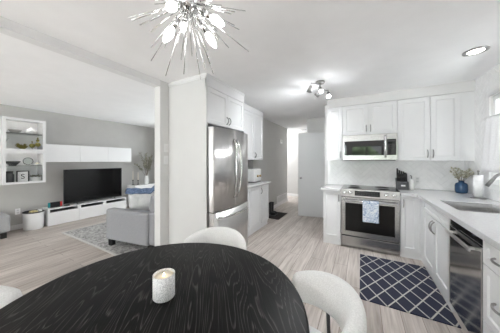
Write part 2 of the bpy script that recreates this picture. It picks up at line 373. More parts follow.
# ------------------------------------------------------------------ mesh helpers
class MB:
    """collects shapes into one bmesh, linked as ONE object"""
    def __init__(self, T=None):
        self.bm = bmesh.new(); self.T = T or Matrix.Identity(4)
    def _add(self, verts, faces, smooth=False):
        vs = [self.bm.verts.new(self.T @ Vector(v)) for v in verts]
        out = []
        for f in faces:
            try:
                fc = self.bm.faces.new([vs[i] for i in f]); fc.smooth = smooth; out.append(fc)
            except ValueError:
                pass
        return vs, out
    def box(self, x0, x1, y0, y1, z0, z1, bev=0.0, seg=2, smooth=False):
        v = [(x, y, z) for x in (x0, x1) for y in (y0, y1) for z in (z0, z1)]
        f = [(0, 1, 3, 2), (4, 6, 7, 5), (0, 4, 5, 1), (2, 3, 7, 6), (0, 2, 6, 4), (1, 5, 7, 3)]
        vs, fs = self._add(v, f)
        if bev > 0:
            es = list({e for fc in fs for e in fc.edges})
            r = bmesh.ops.bevel(self.bm, geom=es, offset=bev, segments=seg, affect='EDGES', profile=0.5, clamp_overlap=True)
            if smooth:
                for fc in r['faces']: fc.smooth = True
        return self
    def prism(self, pts, axis, a, b2):
        """polygon extruded along axis from a to b2; pts are the two other coordinates in order"""
        def mk(p, t):
            return (t, p[0], p[1]) if axis == 'x' else (p[0], t, p[1]) if axis == 'y' else (p[0], p[1], t)
        n = len(pts)
        self._add([mk(p, a) for p in pts] + [mk(p, b2) for p in pts],
                  [tuple(range(n)), tuple(range(2*n-1, n-1, -1))] + [(i, i+n, (i+1) % n + n, (i+1) % n) for i in range(n)])
        return self
    def tube(self, pts, r, seg=10, caps=True, flat=1.0, smooth=True):
        P = [Vector(p) for p in pts]; n = len(P)
        rr = r if isinstance(r, (list, tuple)) else [r]*n
        rings = []; prev = None
        for i, p in enumerate(P):
            d = (P[min(i+1, n-1)] - P[max(i-1, 0)]).normalized()
            if prev is None:
                up = Vector((0, 0, 1)) if abs(d.z) < 0.9 else Vector((1, 0, 0))
                u = d.cross(up).normalized()
            else:
                u = (prev - d*prev.dot(d)).normalized()
            prev = u; w = d.cross(u).normalized()
            rings.append([tuple(p + (u*math.cos(2*PI*k/seg) + w*math.sin(2*PI*k/seg)*flat)*rr[i]) for k in range(seg)])
        vs = [v for rg in rings for v in rg]; fs = []
        for i in range(n-1):
            for k in range(seg):
                fs.append((i*seg+k, i*seg+(k+1) % seg, (i+1)*seg+(k+1) % seg, (i+1)*seg+k))
        if caps:
            fs.append(tuple(range(seg-1, -1, -1))); fs.append(tuple(range((n-1)*seg, n*seg)))
        self._add(vs, fs, smooth)
        return self
    def lathe(self, prof, c=(0, 0, 0), seg=32, sx=1.0, sy=1.0, smooth=True, R=None):
        vs = []; fs = []; n = len(prof)
        for (r, z) in prof:
            for k in range(seg):
                p = Vector((r*math.cos(2*PI*k/seg)*sx, r*math.sin(2*PI*k/seg)*sy, z))
                if R: p = R @ p
                vs.append(tuple(p + Vector(c)))
        for i in range(n-1):
            for k in range(seg):
                fs.append((i*seg+k, i*seg+(k+1) % seg, (i+1)*seg+(k+1) % seg, (i+1)*seg+k))
        if prof[0][0] > 1e-6: fs.append(tuple(range(seg-1, -1, -1)))
        if prof[-1][0] > 1e-6: fs.append(tuple(range((n-1)*seg, n*seg)))
        self._add(vs, fs, smooth)
        return self
    def ball(self, c, r, sx=1, sy=1, sz=1, seg=16, rings=10, R=None):
        prof = [(r*math.sin(PI*i/rings), -r*math.cos(PI*i/rings)*sz) for i in range(rings+1)]
        return self.lathe(prof, c, seg, sx, sy, True, R)
    def leaf(self, p, d, l, w):
        d = Vector(d).normalized(); p = Vector(p)
        s = d.cross(Vector((random.uniform(-1, 1), random.uniform(-1, 1), random.uniform(-1, 1))))
        if s.length < 1e-3: s = d.orthogonal()
        s.normalize(); up = s.cross(d)*0.12*l
        self._add([tuple(p), tuple(p+d*l*0.5+s*w*0.5-up), tuple(p+d*l), tuple(p+d*l*0.5-s*w*0.5-up)], [(0, 1, 2, 3)], True)
        return self
    def grid(self, fn, nu, nv, smooth=True, close_u=False):
        vs = [fn(i/(nu if close_u else nu-1), j/(nv-1)) for i in range(nu) for j in range(nv)]
        fs = []
        for i in range(nu if close_u else nu-1):
            for j in range(nv-1):
                a = i*nv+j; b2 = ((i+1) % nu)*nv+j
                fs.append((a, b2, b2+1, a+1))
        self._add(vs, fs, smooth)
        return self
    def build(self, name, mat, parent=None, weld=True):
        if weld: bmesh.ops.remove_doubles(self.bm, verts=self.bm.verts, dist=1e-5)
        bmesh.ops.recalc_face_normals(self.bm, faces=self.bm.faces)
        me = bpy.data.meshes.new(name); self.bm.to_mesh(me); self.bm.free()
        o = bpy.data.objects.new(name, me); COL.objects.link(o)
        me.materials.append(M[mat] if isinstance(mat, str) else mat)
        if parent is not None: adopt(o, parent)
        return o

def wmat(o):
    return (wmat(o.parent) @ o.matrix_parent_inverse @ o.matrix_basis) if o.parent else o.matrix_basis.copy()
def lamp(name, loc, power, col=(0.94, 0.97, 1.0), aim=None, size=0.03, angle=120):
    l = bpy.data.lights.new(name, 'SPOT' if aim is not None else 'POINT')
    l.energy = power; l.color = col; l.shadow_soft_size = size
    if aim is not None:
        l.spot_size = math.radians(angle); l.spot_blend = 0.8
    o = bpy.data.objects.new(name, l); COL.objects.link(o); o.location = loc
    if aim is not None: o.rotation_euler = Vector(aim).to_track_quat('-Z', 'Y').to_euler()
    return o
def adopt(o, p):
    o.parent = p; o.matrix_parent_inverse = wmat(p).inverted()
def tag(o, label, cat, group=None, kind=None):
    o['label'] = label; o['category'] = cat
    if group: o['group'] = group
    if kind: o['kind'] = kind
    return o
def thing(name, label, cat, loc, group=None, rz=0.0):
    o = bpy.data.objects.new(name, None); COL.objects.link(o)
    o.location = loc; o.rotation_euler = (0, 0, rz); o.empty_display_size = 0.05
    return tag(o, label, cat, group)
def struct(name, mb, mat, parent=None):
    o = mb.build(name, mat, parent)
    o['kind'] = 'structure'
    return o
def copy_tree(o, parent=None):
    c = o.copy(); COL.objects.link(c)
    if parent is not None:
        c.parent = parent; c.matrix_parent_inverse = o.matrix_parent_inverse.copy()
    for ch in list(o.children): copy_tree(ch, c)
    return c

# frames: local x to the right seen from the front, local y into the unit, z up
def face_s(x, y, z): return Matrix.Translation((x, y, z))                                  # front looks to -Y
def face_e(x, y, z): return Matrix.Translation((x, y, z)) @ Matrix.Rotation(PI/2, 4, 'Z')   # front looks to +X
def face_w(x, y, z): return Matrix.Translation((x, y, z)) @ Matrix.Rotation(-PI/2, 4, 'Z')  # front looks to -X

def shaker(name, parent, T, w, h, rail=0.06, t=0.02, mat='cab', rec=0.010):
    g = 0.0022
    m = MB(T)
    m.box(g, rail, 0, t, g, h-g); m.box(w-rail, w-g, 0, t, g, h-g)
    m.box(rail, w-rail, 0, t, g, rail); m.box(rail, w-rail, 0, t, h-rail, h-g)
    # sloped inner moulding
    a = 0.008
    x0, x1, z0, z1 = rail, w-rail, rail, h-rail
    o = [(x0, 0, z0), (x1, 0, z0), (x1, 0, z1), (x0, 0, z1)]
    i = [(x0+a, rec, z0+a), (x1-a, rec, z0+a), (x1-a, rec, z1-a), (x0+a, rec, z1-a)]
    m._add(o+i, [(0, 1, 5, 4), (1, 2, 6, 5), (2, 3, 7, 6), (3, 0, 4, 7), (4, 5, 6, 7)])
    m.box(rail, w-rail, rec+0.004, t, rail, h-rail)
    return m.build(name, mat, parent, weld=False)

def bow_handle(parent, T, x, z, l=0.11, vert=True, out=0.032, r=0.007, name='handle', mat='nickel'):
    m = MB(T)
    pts = []
    for k in range(11):
        a = k/10.0; d = (a-0.5)*l
        o = -0.002 - out*math.sin(PI*a)**0.6
        pts.append((x, o, z+d) if vert else (x+d, o, z))
    m.tube(pts, r, 8)
    return m.build(name, mat, parent)

# ------------------------------------------------------------------ room shell
CH = 2.44
struct('floor', MB().box(-6.1, 1.46, -4.62, 7.8, -0.08, 0.0), 'floor')
struct('ceiling', MB().box(-6.1, 1.46, -4.62, 7.8, CH, CH+0.1), 'ceiling')
struct('wall_television_side', MB().box(-6.11, -5.99, -4.62, 4.7, 0, CH), 'wall_grey')

struct('wall_partition', MB().box(-2.45, -2.333, 1.745, 4.06, 0, CH), 'wall')
struct('wall_hall_left', MB().box(-2.45, -2.17, 4.06, 6.5, 0, CH), 'wall_hall')
struct('wall_hall_end', MB().box(-4.2, 0.0, 7.55, 7.67, 0, CH), 'wall_hall')
struct('wall_hall_corner', MB().box(-4.2, -2.45, 5.6, 5.72, 0, CH).box(-4.2, -4.08, 5.72, 7.55, 0, CH), 'wall')
struct('wall_hall_right', MB().box(-1.21, -0.50, 5.2, 5.32, 0, CH).box(-1.21, -1.09, 5.32, 7.55, 0, CH), 'wall')
struct('wall_stove_side', MB().box(-0.62, 1.46, 4.12, 4.24, 0, CH).box(-0.62, -0.50, 4.24, 5.2, 0, CH), 'wall')
struct('ceiling_beam', MB().box(-2.45, -2.333, -4.5, 1.745, 2.362, CH), 'trim')
# window openings are real holes in these two walls
def wall_with_holes_y(name, y0, y1, x0, x1, holes, mat):
    m = MB(); xs = x0
    for (a, b2, c, d) in holes:
        m.box(xs, a, y0, y1, 0, CH); m.box(a, b2, y0, y1, d, CH)
        if c > 0: m.box(a, b2, y0, y1, 0, c)
        xs = b2
    m.box(xs, x1, y0, y1, 0, CH)
    return struct(name, m, mat)
HOLES = [(-5.8, -2.8, 0.15, 2.35), (-2.25, -0.65, 0.0, 2.25), (-0.45, 0.95, 0.9, 2.15)]
wall_with_holes_y('wall_dining_end', -4.62, -4.5, -5.99, 1.46, HOLES, 'wall')
wall_with_holes_y('wall_living_end', 4.58, 4.7, -5.99, -2.45, [(-5.2, -3.0, 0.5, 2.2)], 'wall_grey')  # opening cut for the added fill light, out of view
WY0, WY1, WZ0, WZ1 = 2.25, 3.43, 1.10, 2.12
m = MB()
m.box(1.336, 1.46, -4.5, WY0, 0, CH); m.box(1.336, 1.46, WY1, 4.12, 0, CH)
m.box(1.336, 1.46, WY0, WY1, 0, WZ0); m.box(1.336, 1.46, WY0, WY1, WZ1, CH)
struct('wall_sink_side', m, 'wall')
# soffit above the wall cabinets
struct('trim_1', MB().box(-0.529, 1.336, 3.772, 4.12, 2.298, CH), 'wall')

# windows
def window_y(name, a, b2, c, d, y, mull):
    f = 0.05
    m = MB()
    m.box(a, a+f, y, y+0.07, c, d); m.box(b2-f, b2, y, y+0.07, c, d)
    m.box(a+f, b2-f, y, y+0.07, c, c+f); m.box(a+f, b2-f, y, y+0.07, d-f, d)
    for x in mull: m.box(x-0.035, x+0.035, y+0.005, y+0.065, c+f, d-f)
    w = struct(name, m, 'trim')
    p = struct('window_pane', MB().box(a+f, b2-f, y+0.03, y+0.036, c+f, d-f), 'glass', w)
    return w
window_y('window_2', -5.8, -2.8, 0.15, 2.35, -4.6, [-4.3])
window_y('window_3', -2.25, -0.65, 0.0, 2.25, -4.6, [-1.45])
window_y('window_4', -0.45, 0.95, 0.9, 2.15, -4.6, [0.25])
window_y('window_added', -5.2, -3.0, 0.5, 2.2, 4.61, [-4.1])  # unseen window added to bring light into the living room
m = MB(); f = 0.05
X0, X1 = 1.352, 1.42
m.box(X0, X1, WY0, WY0+f, WZ0, WZ1); m.box(X0, X1, WY1-f, WY1, WZ0, WZ1)
m.box(X0, X1, WY0+f, WY1-f, WZ0, WZ0+f); m.box(X0, X1, WY0+f, WY1-f, WZ1-f, WZ1)
m.box(X0, X1, WY0+f, WY1-f, 1.80, 1.84); m.box(X0, X1, 2.83, 2.88, WZ0+f, WZ1-f)
for (a, b2, c, d) in ((WY0-0.06, WY0, WZ0-0.06, WZ1+0.06), (WY1, WY1+0.045, WZ0-0.06, WZ1+0.06), (WY0, WY1, WZ1, WZ1+0.06), (WY0, WY1, WZ0-0.06, WZ0)):
    m.box(1.318, 1.337, a, b2, c, d)
w1 = struct('window_1', m, 'trim')
struct('window_pane', MB().box(1.385, 1.391, WY0+f, WY1-f, WZ0+f, WZ1-f), 'glass', w1)

# baseboards
struct('baseboard_living', MB().box(-5.989, -5.975, -4.49, 3.38, 0.0, 0.095), 'trim')
struct('baseboard_hall', MB().box(-2.169, -2.155, 4.06, 6.5, 0.0, 0.095).box(-2.169, -2.155+0.0, 6.5, 6.512, 0, 0.095), 'trim')
struct('baseboard_hall_end', MB().box(-4.05, -1.215, 7.535, 7.549, 0.0, 0.095), 'trim')
struct('trim_2', MB().box(-1.95, -1.87, 7.53, 7.549, 0.095, 2.1), 'trim')

# outdoors seen through and mirrored from the windows
struct('ground_outside', MB().box(-14, 8, -16, -4.62, -0.5, -0.4).box(1.46, 9, -4.62, 14, -0.5, -0.4).box(-14, -2.5, 4.75, 14, -0.5, -0.4), 'lawn')
m = MB()
for k in range(7):
    x = -2.6 + k*0.9 + random.uniform(-0.3, 0.3); z = random.uniform(0.4, 2.0); y = -11.5 + random.uniform(-1.2, 1.2)
    r = random.uniform(0.8, 1.4)
    def fn(u, v, x=x, y=y, z=z, r=r, s=random.random()*9):
        a = 2*PI*u; p = PI*v
        rr = r*(1+0.18*math.sin(5*a+s)*math.sin(4*p)+0.12*math.sin(9*a+3*s+6*p))
        return (x+rr*math.cos(a)*math.sin(p), y+rr*math.sin(a)*math.sin(p), z-rr*math.cos(p)*1.0)
    m.grid(fn, 20, 12, close_u=True)
tag(m.build('foliage', 'foliage'), 'green trees outdoors mirrored in the microwave door glass', 'foliage', kind='stuff')

# herringbone wall tiles
def clip(poly, x0, x1, z0, z1):
    for ax, v, s in ((0, x0, 1), (0, x1, -1), (1, z0, 1), (1, z1, -1)):
        out = []
        for i in range(len(poly)):
            p, q = poly[i], poly[(i+1) % len(poly)]
            a, b2 = (p[ax]-v)*s, (q[ax]-v)*s
            if a >= 0: out.append(p)
            if (a >= 0) != (b2 >= 0):
                t = a/(a-b2); out.append((p[0]+(q[0]-p[0])*t, p[1]+(q[1]-p[1])*t))
        poly = out
        if len(poly) < 3: return None
    return poly
def herringbone(rects, fn, wd=0.066, n=4, gap=0.0022):
    ln = wd*n; c = math.sqrt(0.5)
    m = MB(); g = gap/2
    for i in range(-60, 61):
        for j in range(-14, 15):
            ox, oy = i*wd + j*ln, i*wd - j*ln
            for (a0, a1, b0, b1) in ((0, ln, 0, wd), (ln, ln+wd, wd-ln, wd)):
                q = [(ox+a0+g, oy+b0+g), (ox+a1-g, oy+b0+g), (ox+a1-g, oy+b1-g), (ox+a0+g, oy+b1-g)]
                q = [((x-y)*c, (x+y)*c + 1.6) for x, y in q]
                for R in rects:
                    if max(p[0] for p in q) < R[0] or min(p[0] for p in q) > R[1] or max(p[1] for p in q) < R[2] or min(p[1] for p in q) > R[3]: continue
                    pl = clip(q, *R)
                    if not pl: continue
                    k = len(pl); cx = sum(p[0] for p in pl)/k; cz = sum(p[1] for p in pl)/k
                    vs = [fn(p[0], p[1], 0.0) for p in pl] + [fn(p[0]+(cx-p[0])*0.02, p[1]+(cz-p[1])*0.02, 0.003) for p in pl]
                    m._add(vs, [tuple(range(k, 2*k))] + [(a, (a+1) % k, (a+1) % k + k, a+k) for a in range(k)])
    return m
o = struct('wall_tile_backing', MB().box(-0.56, 1.336, 4.114, 4.12, 0.916, 1.80), 'grout')
struct('wall_tile_field', herringbone([(-0.56, 1.33, 0.917, 1.80)], lambda a, z, d: (a, 4.1135-d, z)), 'tile', o)
R_ = [(WY1+0.046, 4.11, 0.917, CH), (2.0, WY1+0.046, 0.917, WZ0-0.062), (2.0, WY1+0.046, WZ1+0.062, CH)]
m = MB()
for (a, b2, c, d) in R_: m.box(1.330, 1.336, a, b2, c, d)
o = struct('wall_tile_backing_sink_side', m, 'grout')
struct('wall_tile_field_sink_side', herringbone([(a-2.9, b2-2.9, c, d) for a, b2, c, d in R_], lambda a, z, d: (1.3295-d, a+2.9, z)), 'tile', o)

# ------------------------------------------------------------------ hall
d1 = struct('door_1', MB(Matrix.Translation((-1.355, 4.894, 0)) @ Matrix.Rotation(math.radians(9.5), 4, 'Z')).box(0, 0.80, 0, 0.036, 0.012, 2.035, 0.002), 'door')
TD = Matrix.Translation((-1.355, 4.894, 0)) @ Matrix.Rotation(math.radians(9.5), 4, 'Z')
struct('door_knob', MB(TD).lathe([(0.0, 0.06), (0.02, 0.056), (0.027, 0.04), (0.02, 0.025), (0.01, 0.02), (0.01, 0.006), (0.028, 0.004), (0.028, 0.0)], (0.065, 0, 0.94), 16, R=Matrix.Rotation(PI/2, 3, 'X')), 'nickel', d1)
m = MB(); m.box(-2.1695, -2.158, 5.53, 6.38, 0.10, 0.305)
rv = thing('return_air_grille', 'white louvred air return grille low on the grey hall wall', 'vent', (-2.165, 5.95, 0.1))
m = MB(); m.box(-2.1695, -2.150, 5.52, 5.55, 0.10, 0.31); m.box(-2.1695, -2.150, 6.36, 6.39, 0.10, 0.31); m.box(-2.1695, -2.150, 5.55, 6.36, 0.10, 0.125); m.box(-2.1695, -2.150, 5.55, 6.36, 0.285, 0.31)
m.build('frame', 'trim', rv)
m = MB()
for k in range(8): m.prism([(-2.168, 0.128+k*0.0195), (-2.152, 0.128+k*0.0195+0.006), (-2.152, 0.128+k*0.0195+0.009), (-2.168, 0.128+k*0.0195+0.012)], 'y', 5.55, 6.36) if False else m._add(
    [(-2.168, y, 0.128+k*0.0195) for y in (5.55, 6.36)] + [(-2.153, y, 0.134+k*0.0195) for y in (5.55, 6.36)] + [(-2.153, y, 0.138+k*0.0195) for y in (5.55, 6.36)] + [(-2.168, y, 0.141+k*0.0195) for y in (5.55, 6.36)],
    [(0, 1, 3, 2), (2, 3, 5, 4), (4, 5, 7, 6), (6, 7, 1, 0)])
m.build('louvres', 'trim', rv)
t = thing('thermostat', 'small white thermostat on the grey hall wall', 'thermostat', (-2.17, 5.9, 1.93))
MB().box(-2.1695, -2.145, 5.82, 5.96, 1.90, 2.01, 0.006).build('body', 'white_plastic', t)
MB().box(-2.1446, -2.1425, 5.85, 5.93, 1.945, 1.99).build('display', 'wall_grey', t)
t = thing('ceiling_register', 'narrow grey air vent in the hall ceiling before the end wall', 'vent', (-1.72, 6.9, 2.43))
m = MB(); m.box(-1.83, -1.61, 6.86, 6.88, 2.428, 2.4395); m.box(-1.83, -1.61, 6.98, 7.0, 2.428, 2.4395); m.box(-1.83, -1.81, 6.88, 6.98, 2.428, 2.4395); m.box(-1.63, -1.61, 6.88, 6.98, 2.428, 2.4395)
m.build('frame', 'trim', t)
m = MB()
for k in range(5): m.box(-1.81, -1.63, 6.885+k*0.02, 6.893+k*0.02, 2.43, 2.4395)
m.build('slats', 'charcoal', t)
tag(MB().box(-2.13, -1.66, 4.36, 4.98, 0.001, 0.014, 0.004).build('doormat', 'doormat'), 'black doormat on the hall floor past the white base cabinet', 'doormat')
# tall black boots beside the mat
t = thing('boot', 'black boot standing upright on the doormat against the grey hall wall', 'boot', (-2.03, 4.62, 0.015), 'boots on the doormat')
def boot(root, cx, cy):
    m = MB(); m.lathe([(0.0, 0.03), (0.048, 0.03), (0.046, 0.12), (0.05, 0.27), (0.056, 0.30), (0.05, 0.30), (0.046, 0.27), (0.0, 0.2)], (cx, cy, 0.015), 16, 1.1, 0.9)
    m.ball((cx+0.07, cy, 0.06), 0.05, 1.6, 0.9, 0.9)
    m.build('shaft', 'black', root)
    MB().box(cx-0.055, cx+0.15, cy-0.043, cy+0.043, 0.0145, 0.036, 0.012).build('sole', 'charcoal', root)
boot(t, -1.98, 4.58)
t2 = copy_tree(t); t2.location.y += 0.12
t2['label'] = 'second black boot behind the first on the doormat'
# hidden hall lamp that brightens the end of the hall
t = thing('hidden_hall_light', 'unseen dome light round the hall corner, brightening the hall end', 'ceiling light', (-2.95, 6.9, 2.44))
MB().lathe([(0.15, 0.0), (0.15, -0.02), (0.13, -0.03)], (-2.95, 6.9, 2.4395), 24).build('base', 'nickel', t)
MB().lathe([(0.13, -0.031), (0.11, -0.06), (0.06, -0.085), (0.0, -0.095)], (-2.95, 6.9, 2.4395), 24).build('dome', 'dome', t)
lamp('hidden_hall_lamp', (-2.95, 6.7, 2.30), 80*P_HALL, size=0.1)

# ------------------------------------------------------------------ left run: fridge surround, fridge, base and wall cabinet
t = thing('fridge_cabinet', 'tall white panelled cabinet enclosing the stainless fridge', 'cabinet', (-2.0, 2.3, 0))
MB().box(-2.33, -1.65, 1.876, 1.896, 0.001, 2.385).build('side_panel', 'cab_dimmed', t)
MB().box(-2.33, -1.65, 2.762, 2.780, 0.001, 2.385).build('side_panel', 'cab_dimmed', t)
MB().box(-2.33, -1.674, 1.8965, 2.7615, 1.83, 2.385).build('body', 'cab', t)
for k in range(2):
    d = shaker('door', t, face_e(-1.6525, 1.8975+k*0.4325, 1.835), 0.4315, 0.455, 0.055)
    bow_handle(d, face_e(-1.6525, 1.8975+k*0.4325, 1.835), 0.4315-0.028 if k == 0 else 0.028, 0.09, 0.10)
m = MB()
pr = [(-1.655, 2.295), (-1.640, 2.30), (-1.640, 2.40), (-1.625, 2.439), (-1.70, 2.439), (-1.70, 2.295)]
m.box(-1.6735, -1.648, 1.876, 2.78, 2.292, 2.439); m.box(-2.33, -1.648, 1.872, 1.8955, 2.386, 2.439); m.box(-1.6735, -1.640, 1.868, 2.784, 2.41, 2.439); m.box(-2.33, -1.6405, 1.866, 1.872, 2.405, 2.439)
m.build('crown_molding', 'cab', t)

t = thing('refrigerator', 'stainless steel french door refrigerator with bottom freezer', 'fridge', (-1.95, 2.33, 0))
MB().box(-2.30, -1.665, 1.905, 2.755, 0.03, 1.79).box(-2.25, -1.70, 1.92, 2.74, 0.001, 0.03).build('body', 'fridge_side', t)
def fridge_panel(y0, y1, z0, z1, name):
    m = MB(); n = 11; yc = 2.33
    def X(y): return -1.528 - 0.040*((y-yc)/0.43)**2
    pts = [(-1.663, y0)] + [(X(y0+(y1-y0)*k/n), y0+(y1-y0)*k/n) for k in range(n+1)] + [(-1.663, y1)]
    m.prism(pts, 'z', z0, z1)
    o = m.build(name, 'steel', t)
    for p in o.data.polygons:
        if abs(p.normal.z) < 0.5 and p.normal.x > 0.5: p.use_smooth = True
    return o
dl = fridge_panel(1.907, 2.3275, 0.735, 1.785, 'door')
dr = fridge_panel(2.3325, 2.753, 0.735, 1.785, 'door')
dz = fridge_panel(1.907, 2.753, 0.06, 0.722, 'freezer_drawer')
for (d, y, s) in ((dl, 2.30, -1), (dr, 2.36, 1)):
    pts = [(-1.528 + 0.002 + 0.062*math.sin(PI*k/16)**0.55, y + s*0.035*math.sin(PI*k/16), 0.86+0.80*k/16) for k in range(17)]
    MB().tube(pts, 0.014, 10).build('handle', 'chrome', d)
pts = [(-1.528 - 0.040*((2*k/16-1)*0.9)**2 + 0.002 + 0.055*math.sin(PI*k/16)**0.5, 1.955+0.75*k/16, 0.655) for k in range(17)]
MB().tube(pts, 0.014, 10).build('handle', 'chrome', dz)

t = thing('wall_cabinet', 'white shaker wall cabinet above the counter beside the fridge', 'cabinet', (-2.1, 3.4, 1.38), 'white shaker wall cabinets')
MB().box(-2.33, -1.932, 2.785, 4.04, 1.38, 2.36).build('body', 'cab', t)
for k in range(3):
    y = 2.787+k*0.417
    d = shaker('door', t, face_e(-1.911, y, 1.382), 0.416, 0.945)
    bow_handle(d, face_e(-1.911, y, 1.382), 0.386 if k == 0 else 0.03, 0.10, 0.10)
MB().box(-1.9315, -1.905, 2.785, 4.045, 2.33, 2.439).box(-2.33, -1.932, 2.785, 4.045, 2.361, 2.439).build('crown_molding', 'cab', t)

t = thing('base_cabinet', 'white shaker base cabinet between the fridge and the hall', 'cabinet', (-2.0, 3.4, 0), 'white shaker base cabinets')
MB().box(-2.33, -1.767, 2.785, 3.985, 0.10, 0.873).build('body', 'cab', t)
MB().box(-2.33, -1.775, 2.785, 3.975, 0.001, 0.0995).build('toe_kick', 'cab', t)
for k, (a, b2) in enumerate(((2.79, 3.205), (3.205, 3.62), (3.64, 3.98))):
    d = shaker('door', t, face_e(-1.746, a, 0.105), b2-a, 0.762, 0.055)
    if k == 1: bow_handle(d, face_e(-1.746, a, 0.105), b2-a-0.03, 0.66, 0.11)
tag(MB().box(-2.33, -1.705, 2.785, 4.02, 0.874, 0.914, 0.003).build('countertop', 'quartz'), 'white stone countertop beside the fridge', 'countertop')
struct('wall_tile_backing_fridge_side', MB().box(-2.333, -2.327, 2.785, 4.04, 0.9145, 1.379), 'tile')
t = thing('toaster', 'white toaster with brass knobs on the counter beside the fridge', 'toaster', (-1.98, 3.84, 0.915))
MB().box(-2.15, -1.90, 3.60, 3.94, 0.926, 1.19, 0.03, 4, True).build('body', 'ceramic', t)
MB().box(-2.14, -1.91, 3.61, 3.93, 0.915, 0.9255).build('base', 'black', t)
MB().box(-2.10, -1.95, 3.70, 3.725, 1.184, 1.192).build('slot', 'black', t)
MB().box(-2.10, -1.95, 3.82, 3.845, 1.184, 1.192).build('slot', 'black', t)
for y in (3.74, 3.85):
    MB().lathe([(0.0, 0.03), (0.02, 0.03), (0.022, 0.0)], (-1.8995, y, 1.045), 14, R=Matrix.Rotation(PI/2, 3, 'Y')).build('knob', 'brass', t)

# light switches on the end of the partition
for k, z in enumerate((1.541, 1.377)):
    t = thing('light_switch', ('upper' if k == 0 else 'lower') + ' white light switch plate on the white wall beside the fridge panel', 'switch', (-2.333, 1.832, z), 'light switch plates')
    MB().box(-2.3325, -2.326, 1.797, 1.867, z-0.058, z+0.058, 0.002).build('plate', 'white_plastic', t)
    MB().box(-2.3258, -2.320, 1.815, 1.849, z-0.033, z+0.033, 0.002).build('rocker', 'trim', t)

# ------------------------------------------------------------------ stove wall
ZT = 2.297
def wall_cab(label, x0, x1, z0, doors, handles, fill=None):
    t = thing('wall_cabinet', label, 'cabinet', ((x0+x1)/2, 3.95, z0), 'white shaker wall cabinets')
    MB().box(x0, x1, 3.801, 4.112, z0, ZT).build('body', 'cab', t)
    for (a, b2), h in zip(doors, handles):
        T = face_s(a, 3.780, z0+0.002)
        d = shaker('door', t, T, b2-a, ZT-z0-0.004)
        bow_handle(d, T, (b2-a-0.03) if h == 'r' else 0.03, 0.10, 0.11)
    if fill: MB().box(fill[0], fill[1], 3.790, 3.8005, z0, ZT).build('filler_strip', 'cab', t)
wall_cab('narrow white shaker wall cabinet left of the microwave', -0.529, -0.2805, 1.366, [(-0.528, -0.2815)], ['r'])
wall_cab('white two-door wall cabinet above the microwave', -0.279, 0.4895, 1.792, [(-0.278, 0.1045), (0.1055, 0.4885)], ['r', 'l'])
wall_cab('tall white two-door wall cabinet right of the microwave', 0.491, 1.329, 1.366, [(0.492, 0.872), (0.873, 1.19)], ['r', 'l'], (1.192, 1.329))

t = thing('microwave', 'stainless over-the-range microwave above the stove', 'microwave', (0.1, 3.9, 1.37))
x0, x1, yf, z0, z1 = -0.272, 0.483, 3.72, 1.368, 1.786
MB().box(x0, x1, yf+0.03, 4.11, z0+0.008, z1).box(x0+0.02, x1-0.02, yf+0.05, 4.08, z0, z0+0.0075).build('body', 'charcoal', t)
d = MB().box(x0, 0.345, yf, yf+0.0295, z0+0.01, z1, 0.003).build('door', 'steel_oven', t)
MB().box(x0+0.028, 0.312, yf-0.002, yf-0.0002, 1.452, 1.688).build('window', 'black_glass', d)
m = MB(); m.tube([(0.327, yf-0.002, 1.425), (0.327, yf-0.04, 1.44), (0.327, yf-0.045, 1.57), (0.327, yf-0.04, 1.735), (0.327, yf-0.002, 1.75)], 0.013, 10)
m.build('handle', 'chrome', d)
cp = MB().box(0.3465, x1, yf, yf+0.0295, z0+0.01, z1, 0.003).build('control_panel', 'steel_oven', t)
MB().box(0.353, x1-0.018, yf-0.002, yf-0.0002, 1.455, 1.70).build('keypad', 'black_glass', cp)
for r in range(5):
    for c in range(3): MB().box(0.366+c*0.032, 0.366+c*0.032+0.018, yf-0.003, yf-0.0021, 1.48+r*0.032, 1.49+r*0.032).build('key', 'charcoal', cp)
MB().box(0.366, 0.448, yf-0.003, yf-0.0021, 1.662, 1.682).build('clock_display', 'charcoal', cp)

t = thing('range', 'stainless steel slide-in range with black oven window', 'stove', (0.1, 3.8, 0))
sx0, sx1, sy = -0.278, 0.486, 3.515
MB().box(sx0+0.002, sx1-0.002, sy+0.03, 4.10, 0.05, 0.885).box(sx0+0.03, sx1-0.03, sy+0.06, 4.08, 0.001, 0.05).build('body', 'charcoal', t)
ct = MB().box(sx0-0.004, sx1+0.004, sy+0.025, 4.105, 0.916, 0.925, 0.002).build('cooktop', 'black_glass', t)
for (bx, by, br) in ((-0.09, 3.68, 0.10), (0.30, 3.68, 0.085), (-0.09, 3.95, 0.08), (0.30, 3.95, 0.10)):
    MB().lathe([(br, 0.9252), (br, 0.9256), (br-0.004, 0.9256), (br-0.004, 0.9252)], (bx, by, 0), 28).build('burner_ring', 'charcoal', ct)
# raked control panel
m = MB(); m._add([(x, y, z) for x in (sx0, sx1) for (y, z) in ((sy-0.012, 0.805), (sy+0.022, 0.918), (sy+0.06, 0.918), (sy+0.03, 0.805))],
                 [(0, 1, 2, 3), (7, 6, 5, 4), (0, 4, 5, 1), (1, 5, 6, 2), (2, 6, 7, 3), (3, 7, 4, 0)])
cp = m.build('control_panel', 'steel_h', t)
tilt = math.atan2(0.034, 0.113)
def panelT(x, s):  # s: along the raked face from bottom
    return Matrix.Translation((x, sy-0.012+0.034*s, 0.805+0.113*s)) @ Matrix.Rotation(-tilt, 4, 'X')
MB(panelT(0, 0.5)).box(-0.085, 0.245, -0.003, -0.0003, -0.038, 0.038).build('display', 'black_glass', cp)
for c in range(9):
    for q in (-0.018, 0.010): MB(panelT(0, 0.5)).box(-0.07+c*0.034, -0.052+c*0.034, -0.0038, -0.0031, q, q+0.006).build('key', 'charcoal', cp)
